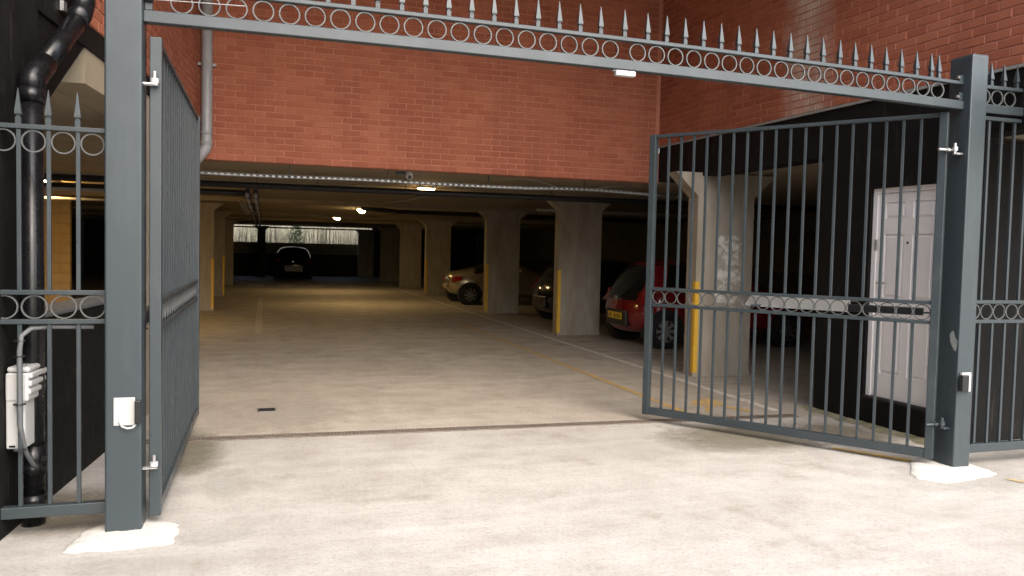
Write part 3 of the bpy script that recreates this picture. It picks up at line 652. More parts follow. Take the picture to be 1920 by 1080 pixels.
t = thing('ceiling_pipe', 'dark drain pipe hung across the ceiling behind the facade', 'pipe', (0, 12.0, 2.415))
MB().tube([(-6, 0, -.02), (5.6, 0, .0), (11, 0, .01)], .046, 12).build('tube', M['dkmetal'], t, smooth=True)
for x in (-.1, .75, 2.05, 3.3, 4.4): MB().box(x-.006, x+.006, -.006, .006, .04, .205).build('hanger', M['dkmetal'], t)
# security camera
t = thing('security_camera', 'white dome security camera below the brick facade', 'camera', (1.80, 10.29, 2.552))
MB().tube([(0, 0, 0), (0, 0, -.03)], .045, 16, rs=[.045, .05]).build('base', M['white'], t, smooth=True)
def sphere(name, m, par, loc, r, seg=16, ring=10, zmin=-1.):
    bm = bmesh.new(); bmesh.ops.create_uvsphere(bm, u_segments=seg, v_segments=ring, radius=r)
    me = bpy.data.meshes.new(name); bm.to_mesh(me); bm.free(); me.materials.append(m)
    for p in me.polygons: p.use_smooth = True
    return inst(name, me, par, loc)
hd = sphere('head', M['white'], t, (0, 0, -.058), .052)
MB().tube([(0, -.036, -.012), (0, -.054, -.020)], .024, 14).build('lens', M['plasticb'], hd)
MB().box(-.17, -.05, .01, .05, -.05, -.004).build('junction_box', M['dkmetal'], t)
MB().tube([(.05, .02, -.02), (.13, .03, -.015), (.2, .03, -.005)], .006, 6).build('lead', M['greypipe'], t)

# grey downpipe at the facade's left corner
dp = thing('grey_downpipe', 'grey plastic downpipe in the left corner of the brick facade', 'downpipe', (-.635, 9.955, 0))
pts = [(0, 0, TOP), (0, 0, 2.72)]+[(-.14+.14*math.cos(a), .14*math.sin(a)*0, 2.72-.14*math.sin(a)) for a in [PI/2*.5*i/4 for i in range(1, 5)]]+[(-.16, .06, 2.47), (-.28, .2, 2.36)]
MB().tube(pts, .062, 18).build('pipe', M['greypipe'], dp, smooth=True)
for z in (2.86, 2.74): MB().tube([(0, 0, z), (0, 0, z-.035)], .069, 18).build('socket', M['greypipe'], dp, smooth=True)
MB().box(-.10, .10, .02, .075, 3.62, 3.65).build('bracket', M['greypipe'], dp)

# black soil pipe on the left
bp = thing('black_soil_pipe', 'glossy black soil pipe with an angled offset on the left wall', 'pipe')
a0 = LW(4.87, .07); a1 = LW(5.63, .10)
lo = Vector((a0.x, a0.y, 0)); z1, z2 = 2.36, 2.98
e = Vector((a1.x-a0.x, a1.y-a0.y, 0))
MB().tube([lo, lo+Vector((0, 0, z1))], .058, 20).build('pipe', M['blackpipe'], bp, smooth=True)
MB().tube([lo+Vector((0, 0, z1-.02)), lo+Vector((0, 0, z1+.05))+e*.02, lo+Vector((0, 0, z1+.10))+e*.10, lo+Vector((0, 0, z1+.17))+e*.22], .066, 20).build('elbow', M['blackpipe'], bp, smooth=True)
MB().tube([lo+Vector((0, 0, z1+.13))+e*.16, lo+Vector((0, 0, z2-.06))+e*.9], .058, 20).build('offset_pipe', M['blackpipe'], bp, smooth=True)
MB().tube([lo+Vector((0, 0, z2-.09))+e*.84, lo+Vector((0, 0, z2-.02))+e*.94, lo+Vector((0, 0, z2+.06))+e, lo+Vector((0, 0, z2+.14))+e], .067, 20).build('elbow', M['blackpipe'], bp, smooth=True)
MB().tube([lo+Vector((0, 0, z2+.12))+e, lo+Vector((0, 0, TOP))+e], .058, 20).build('pipe', M['blackpipe'], bp, smooth=True)
for z in (.10, .28, 2.29): MB().tube([lo+Vector((0, 0, z)), lo+Vector((0, 0, z+.07))], .0675, 20).build('socket', M['blackpipe'], bp, smooth=True)
MB().tube([lo+Vector((0, 0, .29)), lo+Vector((0, 0, .44))], .0665, 20).build('access_collar', M['blackpipe'], bp, smooth=True)
o = MB().box(-.01, .012, -.03, .03, -.025, .035).build('wall_bracket', M['galv'], loc=LW(5.55, .01, 2.98), rz=LA); tag(o, 'small grey bracket on the black wall at the top left', 'bracket')

# white equipment box with louvred lid on the black wall
def equip_box():
    t = thing('equipment_box', 'white plastic equipment box with ribbed lid behind the left fence', 'box', LW(4.75, .0, .46), LA)
    MB().cbox(.004, .095, -.06, .13, .0, .30, .008).build('base', M['white'], t)
    MB().cbox(.004, .112, -.065, .15, .25, .40, .010).build('lid', M['white'], t)
    for i in range(3):
        MB().cbox(.02, .130-.004*i, -.058, .158, .392-.042*i-.022, .392-.042*i+.008, .008).build('louvre', M['white'], t)
    MB().cbox(.01, .118, -.062, .15, .402, .432, .012).build('top', M['white'], t)
    MB().box(.02, .05, -.0625, -.0605, .01, .02).build('screw', M['plasticb'], t)
equip_box()

# ================================================================== FENCES AND GATES
FY = 4.66          # centre plane of the railings
P = M['paint']
def bar_mesh(l, s=.02, name='bar'): return MB().cbox(-s/2, s/2, -s/2, s/2, 0, l, .002).mesh(name, P)
def ring_mesh(r, wdt=.012, th=.007, n=28):
    b_ = MB(); vs = []
    for i in range(n):
        a = 2*PI*i/n; c, s_ = math.cos(a), math.sin(a)
        for rr, y in ((r-th, -wdt/2), (r, -wdt/2), (r, wdt/2), (r-th, wdt/2)): vs.append((rr*c, y, rr*s_))
    fs = [(i*4+k, i*4+(k+1) % 4, ((i+1) % n)*4+(k+1) % 4, ((i+1) % n)*4+k) for i in range(n) for k in range(4)]
    b_.add(vs, fs); me = b_.mesh('ring', M['ring'], True)
    me.set_sharp_from_angle(angle=R(40)); return me
def spike_mesh():
    b_ = MB(); lv = [(0, .0125), (.032, .0125), (.036, .009), (.042, .009), (.046, .0155), (.054, .0155), (.172, .0015)]
    vs = []; fs = []
    for z, s in lv: vs += [(-s, -s, z), (s, -s, z), (s, s, z), (-s, s, z)]
    for i in range(len(lv)-1):
        for k in range(4): fs.append((i*4+k, i*4+(k+1) % 4, (i+1)*4+(k+1) % 4, (i+1)*4+k))
    fs += [(3, 2, 1, 0), tuple(len(vs)-4+k for k in range(4))]
    return b_.add(vs, fs).mesh('spike', P)
SPK = spike_mesh(); RING = ring_mesh(.0575); RINGS = ring_mesh(.0625); RMID = ring_mesh(.0605)

# posts
def post(x0, x1, y0, y1, top, label):
    t = thing('gate_post', label, 'gate post', ((x0+x1)/2, (y0+y1)/2, 0))
    a, c = (x1-x0)/2, (y1-y0)/2
    MB().cbox(-a, a, -c, c, 0, top, .010).build('shaft', M['paint_post'], t)
    MB().cbox(-a+.004, a-.004, -c+.004, c-.004, top-.003, top+.006, .003).build('cap', M['paint_post'], t)
    return t
pl = post(-.785, -.607, 4.57, 4.75, 3.05, 'left steel gate post with a small white sensor plate')
prr = post(4.892, 5.045, 4.575, 4.775, 3.05, 'right steel gate post beside the white footing and black sensor')
# bare scrape on the right post's inner face
M['scrape'] = mat('scraped_paint', (.30, .30, .28), .7, var=.6, scale=30, dark=(.12, .14, .15))
sc_ = []
for i in range(14):
    a = 2*PI*i/14; k = 1+.35*math.sin(2*a+.6)+random.uniform(-.12, .12); sc_.append((-.0782, -.052+.028*k*math.cos(a), .96+.075*k*math.sin(a)))
MB().add(sc_, [tuple(range(14))[::-1]]).build('scrape', M['scrape'], prr)

# overhead beam
ob = thing('overhead_gate_beam', 'steel beam with rings and spikes spanning between the two gate posts', 'gate beam', (0, FY, 0))
def lens_bow(x): return .022*(1-((x-2.14)/2.75)**2)+.05*(4.89-x)/5.5      # arch and tilt added to a straight beam to follow the lens bow
def arched(name, hy, z0, z1, n=24):
    b_ = MB(); c = .004
    sec = [(-hy, z0+c), (-hy+c, z0), (hy-c, z0), (hy, z0+c), (hy, z1-c), (hy-c, z1), (-hy+c, z1), (-hy, z1-c)]
    vs = []
    for i in range(n+1):
        x = -.605+5.495*i/n; vs += [(x, y, z+lens_bow(x)) for y, z in sec]
    fs = [(i*8+k, i*8+(k+1) % 8, (i+1)*8+(k+1) % 8, (i+1)*8+k) for i in range(n) for k in range(8)]+[tuple(range(8))[::-1], tuple(n*8+k for k in range(8))]
    return b_.add(vs, fs).build(name, P, ob)
arched('lower_tube', .03, 2.662, 2.725); arched('top_rail', .02, 2.843, 2.869)
rc = [-.424+.1388*i for i in range(19)]+[2.264+.1336*i for i in range(19)]
for x in rc: inst('ring', RING, ob, (x, random.uniform(-.003, .003), 2.784+lens_bow(x)), (0, 0, random.uniform(-.06, .06)))
for x in [(a+b_)/2 for a, b_ in zip(rc, rc[1:])]+[4.672, -.46]: inst('spike', SPK, ob, (x, random.uniform(-.002, .002), 2.8685+lens_bow(x)), (random.uniform(-.02, .02), random.uniform(-.02, .02), 0))
for x in (-.603, 4.852):
    for z in (2.76+lens_bow(x), 2.885+lens_bow(x)): MB().box(x, x+.036, -.018, .018, z-.03, z+.025).build('end_lug', P, ob)
for z in (2.755, 2.895): MB().tube([(4.84, -.008, z), (4.855, -.008, z)], .012, 8).build('bolt', M['galv'], ob)
# wireless sensor stuck under the beam
t = thing('beam_sensor', 'small white box fixed under the overhead beam', 'sensor', (2.178, FY-.004, 2.661+lens_bow(2.178)))
MB().cbox(-.068, .068, -.02, .02, -.036, -.001, .006).build('body', M['white'], t)
MB().box(-.085, -.069, -.012, .012, -.008, -.002).build('clip', M['greypipe'], t)
# straining wire at the left end of the beam
t = thing('strainer_wire', 'thin wire with a black tensioner at the left end of the beam', 'wire')
MB().tube([(-.56, FY-.035, 2.83), (-.3, FY-.035, 2.84), (-.1, FY-.03, 2.848)], .0025, 6).build('wire', M['greypipe'], t)
MB().tube([(-.605, FY-.035, 2.829), (-.56, FY-.035, 2.83)], .012, 8).build('tensioner', M['plasticb'], t)

# gate leaves: local x along the leaf from the hinge, z up
def gate_leaf(label, loc, rz, L_, nb, bottom=.065, top=2.645, flip=1):
    t = thing('gate_leaf', label, 'gate', loc, rz, 'the two open gate leaves')
    s = .06
    MB().cbox(0, s, -s/2, s/2, bottom, top, .005).build('hinge_stile', P, t)
    MB().cbox(L_-s, L_, -s/2, s/2, bottom, top, .005).build('meeting_stile', P, t)
    MB().cbox(s, L_-s, -.02, .02, top-.03, top-.002, .003).build('top_rail', P, t)
    MB().cbox(s, L_-s, -.025, .025, bottom+.002, bottom+.068, .004).build('bottom_rail', P, t)
    MB().cbox(s, L_-s, -.02, .02, 1.222, 1.249, .003).build('band_rail', P, t)
    MB().cbox(s, L_-s, -.02, .02, 1.074, 1.101, .003).build('band_rail', P, t)
    pit = (L_-2*s)/(nb+1)
    lo_m = bar_mesh(1.074-(bottom+.068)); hi_m = bar_mesh(top-.03-1.249)
    for i in range(1, nb+1):
        x = s+pit*i
        inst('bar', lo_m, t, (x, 0, bottom+.068)); inst('bar', hi_m, t, (x, 0, 1.249))
    rm = ring_mesh(.0605)
    for i in range(nb+1): inst('ring', rm, t, (s+pit*(i+.5), 0, 1.1615))
    return t
gl = gate_leaf('left open gate leaf seen edge-on beside the grey downpipe', (-.552, 4.655, 0), PI/2, 2.74, 18)
ang = math.atan2(6.66-4.70, 3.40-4.80)
gr = gate_leaf('right open gate leaf of upright bars in front of the white door', (4.815, 4.685, 0), ang, math.hypot(6.66-4.685, 3.40-4.815), 18)
# hinges
for z in (.355, 2.40):
    h = MB().box(-.612, -.535, 4.615, 4.625, z-.02, z-.008).box(-.612, -.535, 4.595, 4.64, z-.016, z-.009).build('hinge', M['galv'], pl); h.matrix_parent_inverse = Matrix.Translation(-pl.location)
    MB().tube([(-.552, 4.615, z-.012), (-.552, 4.615, z+.055)], .009, 10).build('pin', M['galv'], h)
    MB().tube([(-.552, 4.615, z-.006), (-.552, 4.615, z+.018)], .021, 12).build('collar', M['white'], h)
for z in (.335, 2.365):
    h = MB().tube([(4.70, 4.655, z), (4.86, 4.655, z)], .010, 8).build('hinge', M['galv'] if z > 1 else M['paint'], prr); h.matrix_parent_inverse = Matrix.Translation(-prr.location)
    m_ = M['galv'] if z > 1 else M['paint']
    MB().tube([(4.835, 4.64, z-.03), (4.835, 4.64, z+.05)], .012, 10).build('pin', m_, h)
    MB().tube([(4.835, 4.64, z-.006), (4.835, 4.64, z+.022)], .022, 12).build('collar', m_, h)
    MB().box(4.835, 4.893, 4.62, 4.66, z-.034, z-.02).build('plate', m_, h)
    MB().tube([(4.775, 4.655, z), (4.79, 4.655, z)], .018, 6).build('nut', m_, h)

# gate motors
def gate_motor(label, a, b_, z, flipcol):
    d = Vector((b_[0]-a[0], b_[1]-a[1], 0)); L_ = d.length; rz = math.atan2(d.y, d.x)
    t = thing('gate_motor', label, 'gate motor', (a[0], a[1], z), rz, 'gate motors')
    c0 = .40*L_
    # tapered aluminium cover
    pr2 = [(c0, -.05), (L_-.02, -.05), (L_, -.04), (L_-.05, .045), (L_-.07, .055), (c0+.01, .055), (c0, .05)]
    n = len(pr2); MB().add([(x, -.045, q) for x, q in pr2]+[(x, .045, q) for x, q in pr2], [tuple(range(n)), tuple(range(n, 2*n))[::-1]]+[(i, n+i, n+(i+1) % n, (i+1) % n) for i in range(n)]).build('cover', M['greycover'], t)
    MB().cbox(.02, c0+.04, -.032, .032, -.046, .012, .006).build('drive_housing', M['plasticb'], t)
    MB().box(-.06, .02, -.02, .02, -.03, -.018).build('post_bracket', M['paint'], t)
    MB().box(L_*.9, L_*.94, .03, .14, -.045, -.03).build('leaf_bracket', M['paint'], t)
    return t
gate_motor('gate motor with pale cover behind the right gate leaf', (4.86, 4.86), (4.02, 5.98), 1.175, 0)
t = thing('gate_motor', 'black gate motor arm between left post and gate leaf', 'gate motor', (-.66, 4.77, 1.13), 0, 'gate motors')
MB().cbox(-.03, .03, 0, .62, -.045, .03, .008).build('drive_housing', M['plasticb'], t)
MB().box(-.02, .06, -.02, .0, -.055, -.047).build('post_bracket', M['dkmetal'], t)

# left fence
lf = thing('railing_fence', 'grey spiked railing fence left of the left gate post', 'fence', (0, FY, 0))
x0, x1 = -1.47, -.787
MB().cbox(x0, x1, -.018, .018, 2.118, 2.143, .003).build('top_rail', P, lf)
MB().cbox(x0, x1, -.018, .018, 1.270, 1.295, .003).build('band_rail', P, lf)
MB().cbox(x0, x1, -.018, .018, 1.118, 1.143, .003).build('band_rail', P, lf)
MB().cbox(x0, x1, -.025, .025, .105, .165, .004).build('bottom_rail', P, lf)
up_m = bar_mesh(2.118-1.295); lo_m = bar_mesh(1.118-.165)
for x in (-1.330, -1.194, -1.058, -.922):
    inst('bar', up_m, lf, (x, 0, 1.295)); inst('bar', lo_m, lf, (x, 0, .165)); inst('spike', SPK, lf, (x, 0, 2.143), (0, random.uniform(-.02, .02), 0), (1, 1, 1.05))
for x in (-1.262, -1.126, -.990, -.854):
    inst('ring', RING, lf, (x, 0, 2.058)); inst('ring', RINGS, lf, (x, 0, 1.2065))
# right fence
rf = thing('railing_fence', 'tall grey spiked railing fence right of the right gate post', 'fence', (0, FY, 0))
x0, x1 = 5.047, 6.4
for nm, s, a, c in (('top_rail', .02, 2.835, 2.861), ('ring_tube', .03, 2.655, 2.718), ('bar_rail', .02, 2.605, 2.632), ('band_rail', .02, 1.236, 1.262), ('band_rail', .02, 1.088, 1.115), ('bottom_rail', .025, .105, .17)):
    MB().cbox(x0, 5.462 if a > 2.5 else x1, -s, s, a, c, .003).build(nm, P, rf)
up_m = bar_mesh(2.605-1.262); up_s = bar_mesh(2.55-1.262); lo_m = bar_mesh(1.088-.17)
for i in range(10):
    x = 5.166+.124*i
    inst('bar', up_m if x < 5.45 else up_s, rf, (x, 0, 1.262)); inst('bar', lo_m, rf, (x, 0, .17))
    if x < 5.45: inst('spike', SPK, rf, (x, 0, 2.861), (0, random.uniform(-.02, .02), 0)); inst('ring', RING, rf, (x-.062, 0, 2.776))
    inst('ring', RMID, rf, (x-.062, 0, 1.1755))

# photocells
t = thing('photocell', 'white plate with black photocell and looped lead on the left post', 'sensor', (-.683, 4.569, .66))
MB().cbox(-.058, .045, -.006, -.001, -.072, .076, .002).build('plate', M['white'], t)
MB().cbox(.046, .076, -.032, -.001, -.062, .062, .004).build('cell', M['plasticb'], t)
MB().tube([(-.03, -.008, -.052), (-.015, -.02, -.075), (.01, -.022, -.085), (.035, -.02, -.082), (.05, -.014, -.066)], .006, 8).build('lead', M['white'], t, smooth=True)
for x, z in ((-.048, .066), (.03, .066)): MB().tube([(x, -.006, z), (x, -.009, z)], .005, 8).build('screw', M['galv'], t)
t = thing('photocell', 'black photocell on a white box on the right post', 'sensor', (4.935, 4.574, .66))
MB().cbox(-.025, .065, -.022, -.001, -.07, .072, .003).build('backing_box', M['white'], t)
MB().cbox(-.05, .012, -.055, -.023, -.064, .058, .006).build('cell', M['plasticb'], t)

# flexible conduit tied to the first bar of the left fence
t = thing('flexible_conduit', 'grey flexible conduit cable-tied to a bar of the left fence', 'conduit')
xb, yb = -1.194, FY-.026
MB().tube([(xb+.34, FY+.02, 1.100), (xb+.14, FY+.02, 1.102), (xb+.05, FY+.01, 1.095), (xb+.014, yb, 1.06), (xb+.004, yb, .98), (xb+.004, yb, .6), (xb+.012, FY+.03, .45), (xb+.03, FY+.10, .36), (xb+.04, FY+.2, .30)], .013, 10).build('hose', M['conduit'], t, smooth=True)
for z in (1.03, .95, .70, .46): MB().tube([(xb, FY-.012, z), (xb, FY-.012, z+.007)], .030, 12).build('cable_tie', M['plasticb'], t)

# ================================================================== CARS
def split_body(name, verts, faces, mats, idx, parent, names):
    me = bpy.data.meshes.new('cage'); me.from_pydata(verts, [], faces); me.update()
    for m in mats: me.materials.append(m)
    for p, i in zip(me.polygons, idx): p.material_index = i
    o = bpy.data.objects.new('cage', me); COL.objects.link(o)
    md = o.modifiers.new('s', 'SUBSURF'); md.levels = 2; md.render_levels = 2
    dg = bpy.context.evaluated_depsgraph_get(); ev = o.evaluated_get(dg); em = bpy.data.meshes.new_from_object(ev)
    vs = [v.co.copy() for v in em.vertices]; nr = [v.normal.copy() for v in em.vertices]
    for k in range(len(mats)):
        fs = [tuple(p.vertices) for p in em.polygons if p.material_index == k]
        if not fs: continue
        used = sorted(set(i for f in fs for i in f)); mp = {u_: j for j, u_ in enumerate(used)}
        off = -.003 if names[k] != 'body' else 0
        grp = [fs]
        if names[k] == 'side_window': grp = [[f for f in fs if sum(vs[i].y for i in f) > 0], [f for f in fs if sum(vs[i].y for i in f) <= 0]]
        for fs in grp:
            used = sorted(set(i for f in fs for i in f)); mp = {u_: j for j, u_ in enumerate(used)}
            b_ = MB().add([vs[i]+nr[i]*off for i in used], [tuple(mp[i] for i in f) for f in fs])
            b_.build(names[k], mats[k], parent, smooth=True)
    bpy.data.objects.remove(o); bpy.data.meshes.remove(em)
def wheel(parent, x, y, r, side):
    wq = bpy.data.objects.new('wheel', MB().tube([(0, -.11*side, 0), (0, -.08*side, 0)], r*.75, 20).mesh('wheel', M['dkmetal'])); COL.objects.link(wq); wq.parent = parent; wq.location = (x, y, r)
    n = 28; prof = [(.62, .10), (.64, .105), (.9, .105), (1, .08), (1, -.08), (.9, -.1), (.64, -.1)]
    vs = [(r*a*math.cos(2*PI*k/n), c*side, r*a*math.sin(2*PI*k/n)) for a, c in prof for k in range(n)]
    fs = [(i*n+k, i*n+(k+1) % n, (i+1)*n+(k+1) % n, (i+1)*n+k) for i in range(len(prof)-1) for k in range(n)]
    MB().add(vs, fs).build('tyre', M['rubber'], wq, smooth=True)
    rm = MB()
    for k in range(8):
        a = 2*PI*k/8; c, s_ = math.cos(a), math.sin(a); px, pz = -s_, c
        for q in (-.02, .02):
            pass
        y0, y1 = .085*side, .1*side
        pts = [(.12*r, -.022), (.63*r, -.03), (.63*r, .03), (.12*r, .022)]
        V = [(u_*c+v_*px, yy, u_*s_+v_*pz) for yy in (y0, y1) for u_, v_ in pts]
        rm.add(V, [(0, 1, 2, 3), (4, 5, 6, 7), (0, 1, 5, 4), (1, 2, 6, 5), (2, 3, 7, 6), (3, 0, 4, 7)])
    rm.tube([(0, .08*side, 0), (0, .105*side, 0)], .13*r, 12)
    vs = [(r*a*math.cos(2*PI*k/n), yy*side, r*a*math.sin(2*PI*k/n)) for a, yy in ((.60, .1), (.66, .1), (.66, .07), (.6, .07)) for k in range(n)]
    rm.add(vs, [(i*n+k, i*n+(k+1) % n, ((i+1) % 4)*n+(k+1) % n, ((i+1) % 4)*n+k) for i in range(4) for k in range(n)])
    rm.build('rim', M['rim'], wq)
    return wq
HATCH = [
 [(.10,.66,.25),(.00,.74,.50),(.05,.75,.80),(.13,.70,.96),(.38,.60,1.40),(.42,0,1.44)],
 [(.34,.77,.22),(.30,.82,.50),(.34,.82,.80),(.42,.79,.97),(.60,.66,1.45),(.62,0,1.49)],
 [(1.10,.78,.22),(1.10,.82,.50),(1.12,.82,.78),(1.15,.79,.95),(1.22,.67,1.46),(1.22,0,1.50)],
 [(1.95,.78,.22),(1.95,.82,.50),(1.95,.82,.76),(1.98,.78,.93),(1.90,.64,1.42),(1.88,0,1.47)],
 [(2.55,.78,.22),(2.55,.82,.50),(2.55,.81,.75),(2.58,.74,.90),(2.66,.56,.96),(2.62,0,1.01)],
 [(3.15,.75,.22),(3.15,.80,.48),(3.15,.75,.70),(3.15,.66,.80),(3.14,.45,.85),(3.14,0,.88)],
 [(3.50,.60,.25),(3.58,.66,.44),(3.53,.62,.63),(3.46,.52,.70),(3.42,.35,.73),(3.42,0,.75)]]
COUPE = [
 [(.14,.66,.30),(.00,.76,.50),(.02,.78,.72),(.07,.74,.86),(.16,.52,.93),(.18,0,.95)],
 [(.52,.82,.22),(.46,.88,.50),(.50,.88,.74),(.56,.82,.90),(.72,.58,1.00),(.72,0,1.03)],
 [(1.35,.82,.20),(1.35,.88,.48),(1.35,.88,.74),(1.38,.82,.90),(1.36,.58,1.22),(1.34,0,1.28)],
 [(2.05,.82,.20),(2.05,.87,.48),(2.05,.86,.73),(2.08,.80,.88),(1.98,.57,1.27),(1.95,0,1.33)],
 [(2.75,.82,.20),(2.75,.87,.48),(2.75,.85,.72),(2.78,.76,.84),(2.80,.56,.90),(2.76,0,.95)],
 [(3.55,.80,.20),(3.55,.86,.46),(3.55,.80,.66),(3.55,.70,.76),(3.52,.48,.80),(3.52,0,.83)],
 [(3.95,.62,.25),(4.04,.68,.42),(3.98,.64,.58),(3.90,.54,.64),(3.86,.36,.67),(3.86,0,.69)]]
def car(label, loc, rz, st, paint, sx=1, sy=1, sz=1, hatch_black=False, plate='plate', insert=True, mirrors=True):
    t = thing('parked_car', label, 'car', loc, rz, 'parked cars')
    st = [[(x*sx, y*sy, z*sz) for x, y, z in s_] for s_ in st]
    V = []; F = []; I = []; n = len(st)
    def vid(p): V.append(p); return len(V)-1
    Rr = [[vid((x, y, z)) for x, y, z in s_[:5]] for s_ in st]; Ll = [[vid((x, -y, z)) for x, y, z in s_[:5]] for s_ in st]
    Tc = [vid(s_[5]) for s_ in st]; Bc = [vid((s_[0][0], 0, s_[0][2]-.02)) for s_ in st]
    coupe = st[0][4][2] < 1.1*sz
    for i in range(n-1):
        for j in range(4):
            side_glass = j == 3 and (1 <= i <= 2)
            F.append((Rr[i][j], Rr[i+1][j], Rr[i+1][j+1], Rr[i][j+1])); I.append(1 if side_glass else 0)
            F.append((Ll[i+1][j], Ll[i][j], Ll[i][j+1], Ll[i+1][j+1])); I.append(1 if side_glass else 0)
        k = 3 if i == 3 else (2 if coupe and i == 1 else 0)
        F.append((Rr[i][4], Rr[i+1][4], Tc[i+1], Tc[i])); I.append(k)
        F.append((Ll[i+1][4], Ll[i][4], Tc[i], Tc[i+1])); I.append(k)
        F.append((Rr[i+1][0], Rr[i][0], Bc[i], Bc[i+1])); I.append(0); F.append((Ll[i][0], Ll[i+1][0], Bc[i+1], Bc[i])); I.append(0)
    for e, sgn in ((0, -1), (n-1, 1)):
        s_ = st[e]; cc = [vid((s_[j][0]+sgn*.05, 0, s_[j][2]+(.02 if j == 3 else 0))) for j in range(4)]+[Tc[e]]
        for j in range(4):
            k = 0
            if e == 0 and not coupe: k = 2 if j == 3 or (hatch_black and j == 2) else 0
            a = (Rr[e][j], Rr[e][j+1], cc[j+1], cc[j]); b_ = (Ll[e][j+1], Ll[e][j], cc[j], cc[j+1])
            if sgn > 0: a = a[::-1]; b_ = b_[::-1]
            F.append(a); I.append(k); F.append(b_); I.append(k)
        a = (Rr[e][0], cc[0], Bc[e]); b_ = (Ll[e][0], Bc[e], cc[0])
        if sgn > 0: a = a[::-1]; b_ = b_[::-1]
        F.append(a); I.append(0); F.append(b_); I.append(0)
    split_body('car', V, F, [paint, M['glass'], M['glass'], M['glass']], I, t, ['body', 'side_window', 'rear_window', 'windscreen'])
    Lr = st[0][1][0]; wr = .29*max(1, sx)
    yw = st[1][1][1]-.085
    for x in (.50*sx, (2.86 if not coupe else 3.12)*sx):
        for s_ in (-1, 1):
            MB().tube([(x, (yw-.18)*s_, wr+.02), (x, (yw+.087)*s_, wr+.02)], wr*1.17, 24).build('wheel_arch', M['rubber'], t)
            wheel(t, x, yw*s_, wr, s_)
    # rear furniture
    zr = st[0][1][2]
    if insert: MB().cbox(-.035, .1, -.40*sy, .40*sy, .34*sz, .60*sz, .02).build('bumper_insert', M['plasticb'], t)
    pz = .50*sz
    pb = MB().cbox(-.05, -.036, -.26, .26, pz-.056, pz+.056, .003).build('number_plate', M[plate], t)
    for k in range(7):
        y = -.21+.07*k
        if k == 4: continue
        MB().box(-.0515, -.0502, y-.016, y+.016, pz-.036, pz+.036 if k % 2 else pz+.02).build('plate_mark', M['plasticb'], pb)
    for s_ in (-1, 1):
        tl = [(st[0][2][0]-.0, st[0][2][1]-.20, .74*sz), (st[0][2][0]+.0, st[0][2][1]+.0, .72*sz), (st[0][2][0]+.20, st[0][2][1]+.06*sy, .80*sz), (st[0][3][0]+.16, st[0][3][1]+.07*sy, .95*sz), (st[0][3][0]-.0, st[0][3][1]-.04, .95*sz), (st[0][3][0]-.03, st[0][3][1]-.2, .86*sz)]
        if coupe: tl = [(x, y, .64+(z/sz-.72)*.75) for x, y, z in tl]
        cen = Vector((.4, 0, .75))
        outer = [Vector((x, y*s_, z)) for x, y, z in tl]; m_ = len(outer)
        c2 = sum(outer, Vector())/m_+Vector((-.03, .02*s_, 0)); b_ = MB()
        inn = [p+Vector((.10, -.08*s_, 0)) for p in outer]
        b_.add(outer+inn+[c2], [(i, (i+1) % m_, 2*m_) for i in range(m_)]+[(i, m_+i, m_+(i+1) % m_, (i+1) % m_) for i in range(m_)])
        b_.build('tail_light', M['tail'], t, smooth=False)
        if mirrors: MB().cbox(st[2][3][0]+.55*sx, st[2][3][0]+.68*sx, s_*(st[2][3][1]+.02)-.0 if s_ > 0 else s_*(st[2][3][1]+.17), s_*(st[2][3][1]+.17) if s_ > 0 else s_*(st[2][3][1]+.02), .93*sz, 1.06*sz, .03).build('mirror', paint, t)
        MB().cbox(1.55*sx, 1.72*sx, *sorted((s_*(st[2][2][1]-.01), s_*(st[2][2][1]+.025))), .80*sz, .825*sz, .008).build('door_handle', paint, t)
    MB().tube([(st[0][4][0]-.12, -.15, 1.03*sz), (st[0][4][0]-.14, .18, 1.06*sz)] if not coupe else [(.5, -.1, 1.02), (.5, .1, 1.02)], .008, 6).build('rear_wiper', M['plasticb'], t)
    MB().tube([(-.03+.03, .04, .80*sz), (-.035+.01, .04, .80*sz)], .035, 14).build('badge', M['rim'], t)
    return t
car('small red hatchback parked nose-in beside the smeared column', (5.82, 12.48, 0), 0, HATCH, M['red'], hatch_black=True)
car('champagne silver coupe with its tail showing behind a column', (5.12, 22.7, 0), 0, COUPE, M['silver'], plate='platew', insert=False)
car('black car in the dark bay between two concrete columns', (5.85, 16.6, 0), 0, HATCH, M['navy'], 1.15, 1.05, .98, plate='dkplate')
car('black hatchback parked nose-in against the far parapet', (1.40, 39.0, 0), PI/2, HATCH, M['navy'], 1.05, 1.06, 1.04, plate='platew', mirrors=False)

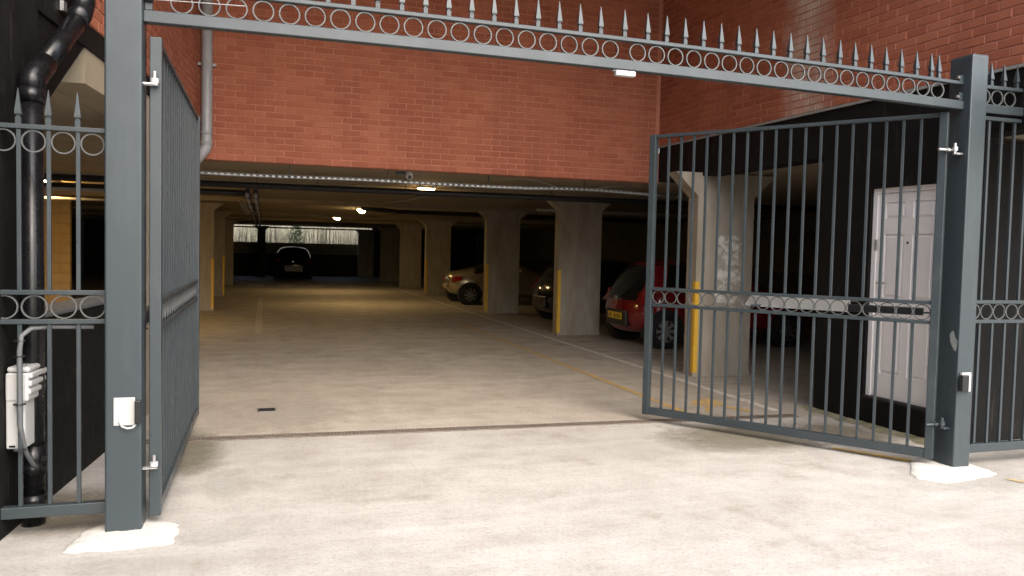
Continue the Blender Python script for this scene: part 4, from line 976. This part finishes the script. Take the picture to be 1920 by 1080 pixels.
# ================================================================== BEYOND THE REAR OPENING
bank = MB().add([(-14, 46, -.002), (20, 46, -.002), (20, 60, 4.2), (-14, 60, 4.2)], [(0, 1, 2, 3)]).build('bank', mat('dry_bank', (.22, .20, .12), .95, var=.6, scale=2, dark=(.12, .13, .07)))
tag(bank, 'dry grassy bank beyond the rear opening', kind='structure')
def reed_mat():
    m, n, b = nodes('dry_stem'); L = n.links.new; geo = n.nodes.new('ShaderNodeNewGeometry')
    cr = n.nodes.new('ShaderNodeValToRGB'); e = cr.color_ramp.elements
    e[0].color = (.06, .055, .03, 1); e[1].color = (.66, .62, .48, 1); k = e.new(.35); k.color = (.36, .34, .24, 1)
    L(geo.outputs['Random Per Island'], cr.inputs[0]); L(cr.outputs[0], b.inputs['Base Color']); b.inputs['Roughness'].default_value = .8
    return m
rd = MB()
for i in range(5200):
    y = random.uniform(45.2, 55); x = random.uniform(-6, 12); z0 = max(0, (y-46)*.3)
    h_ = random.uniform(1.6, 4.6); lx = random.gauss(0, .16); ly = random.gauss(0, .12); ww = random.uniform(.008, .026)
    rd.add([(x-ww, y, z0), (x+ww, y, z0), (x+lx+ww*.5, y+ly, z0+h_*.6), (x+lx-ww*.5, y+ly, z0+h_*.6), (x+lx*2.2, y+ly*2, z0+h_)], [(0, 1, 2, 3), (3, 2, 4)])
o = rd.build('dry_reeds', reed_mat()); tag(o, 'mass of pale dry stems beyond the rear opening', 'reeds', kind='stuff')
def shrub(x, y, h_, wd, label, col):
    t = thing('shrub', label, 'shrub', (x, y, max(0, (y-46)*.3)), 0, 'shrubs on the bank')
    lm = mat('leaf_'+str(len(bpy.data.materials)), col, .7, var=.6, scale=9, dark=tuple(c*.45 for c in col))
    s_ = MB()
    for k in range(7):
        a = random.uniform(0, 2*PI); s_.tube([(0, 0, 0), (.1*math.cos(a), .1*math.sin(a), h_*.35), (wd*.6*math.cos(a), wd*.6*math.sin(a), h_*.85)], .02, 5, rs=[.03, .02, .006])
    s_.build('stem', M['beigew'], t)
    f_ = MB()
    for k in range(900):
        u_ = random.random(); a = random.uniform(0, 2*PI); rr = wd*math.sqrt(random.random())*(1-u_*.75)*random.uniform(.7, 1.15)
        p = Vector((rr*math.cos(a), rr*math.sin(a), h_*(.12+.88*u_)))
        q = Vector((random.gauss(0, 1), random.gauss(0, 1), random.gauss(0, 1))).normalized()*.07; r2 = q.cross(Vector((random.gauss(0, 1), random.gauss(0, 1), random.gauss(0, 1)))).normalized()*.03
        f_.add([p-q, p+r2, p+q, p-r2], [(0, 1, 2, 3)])
    f_.build('crown', lm, t)
shrub(1.75, 45.1, 2.75, .85, 'green shrub in the middle of the rear opening', (.26, .34, .13))
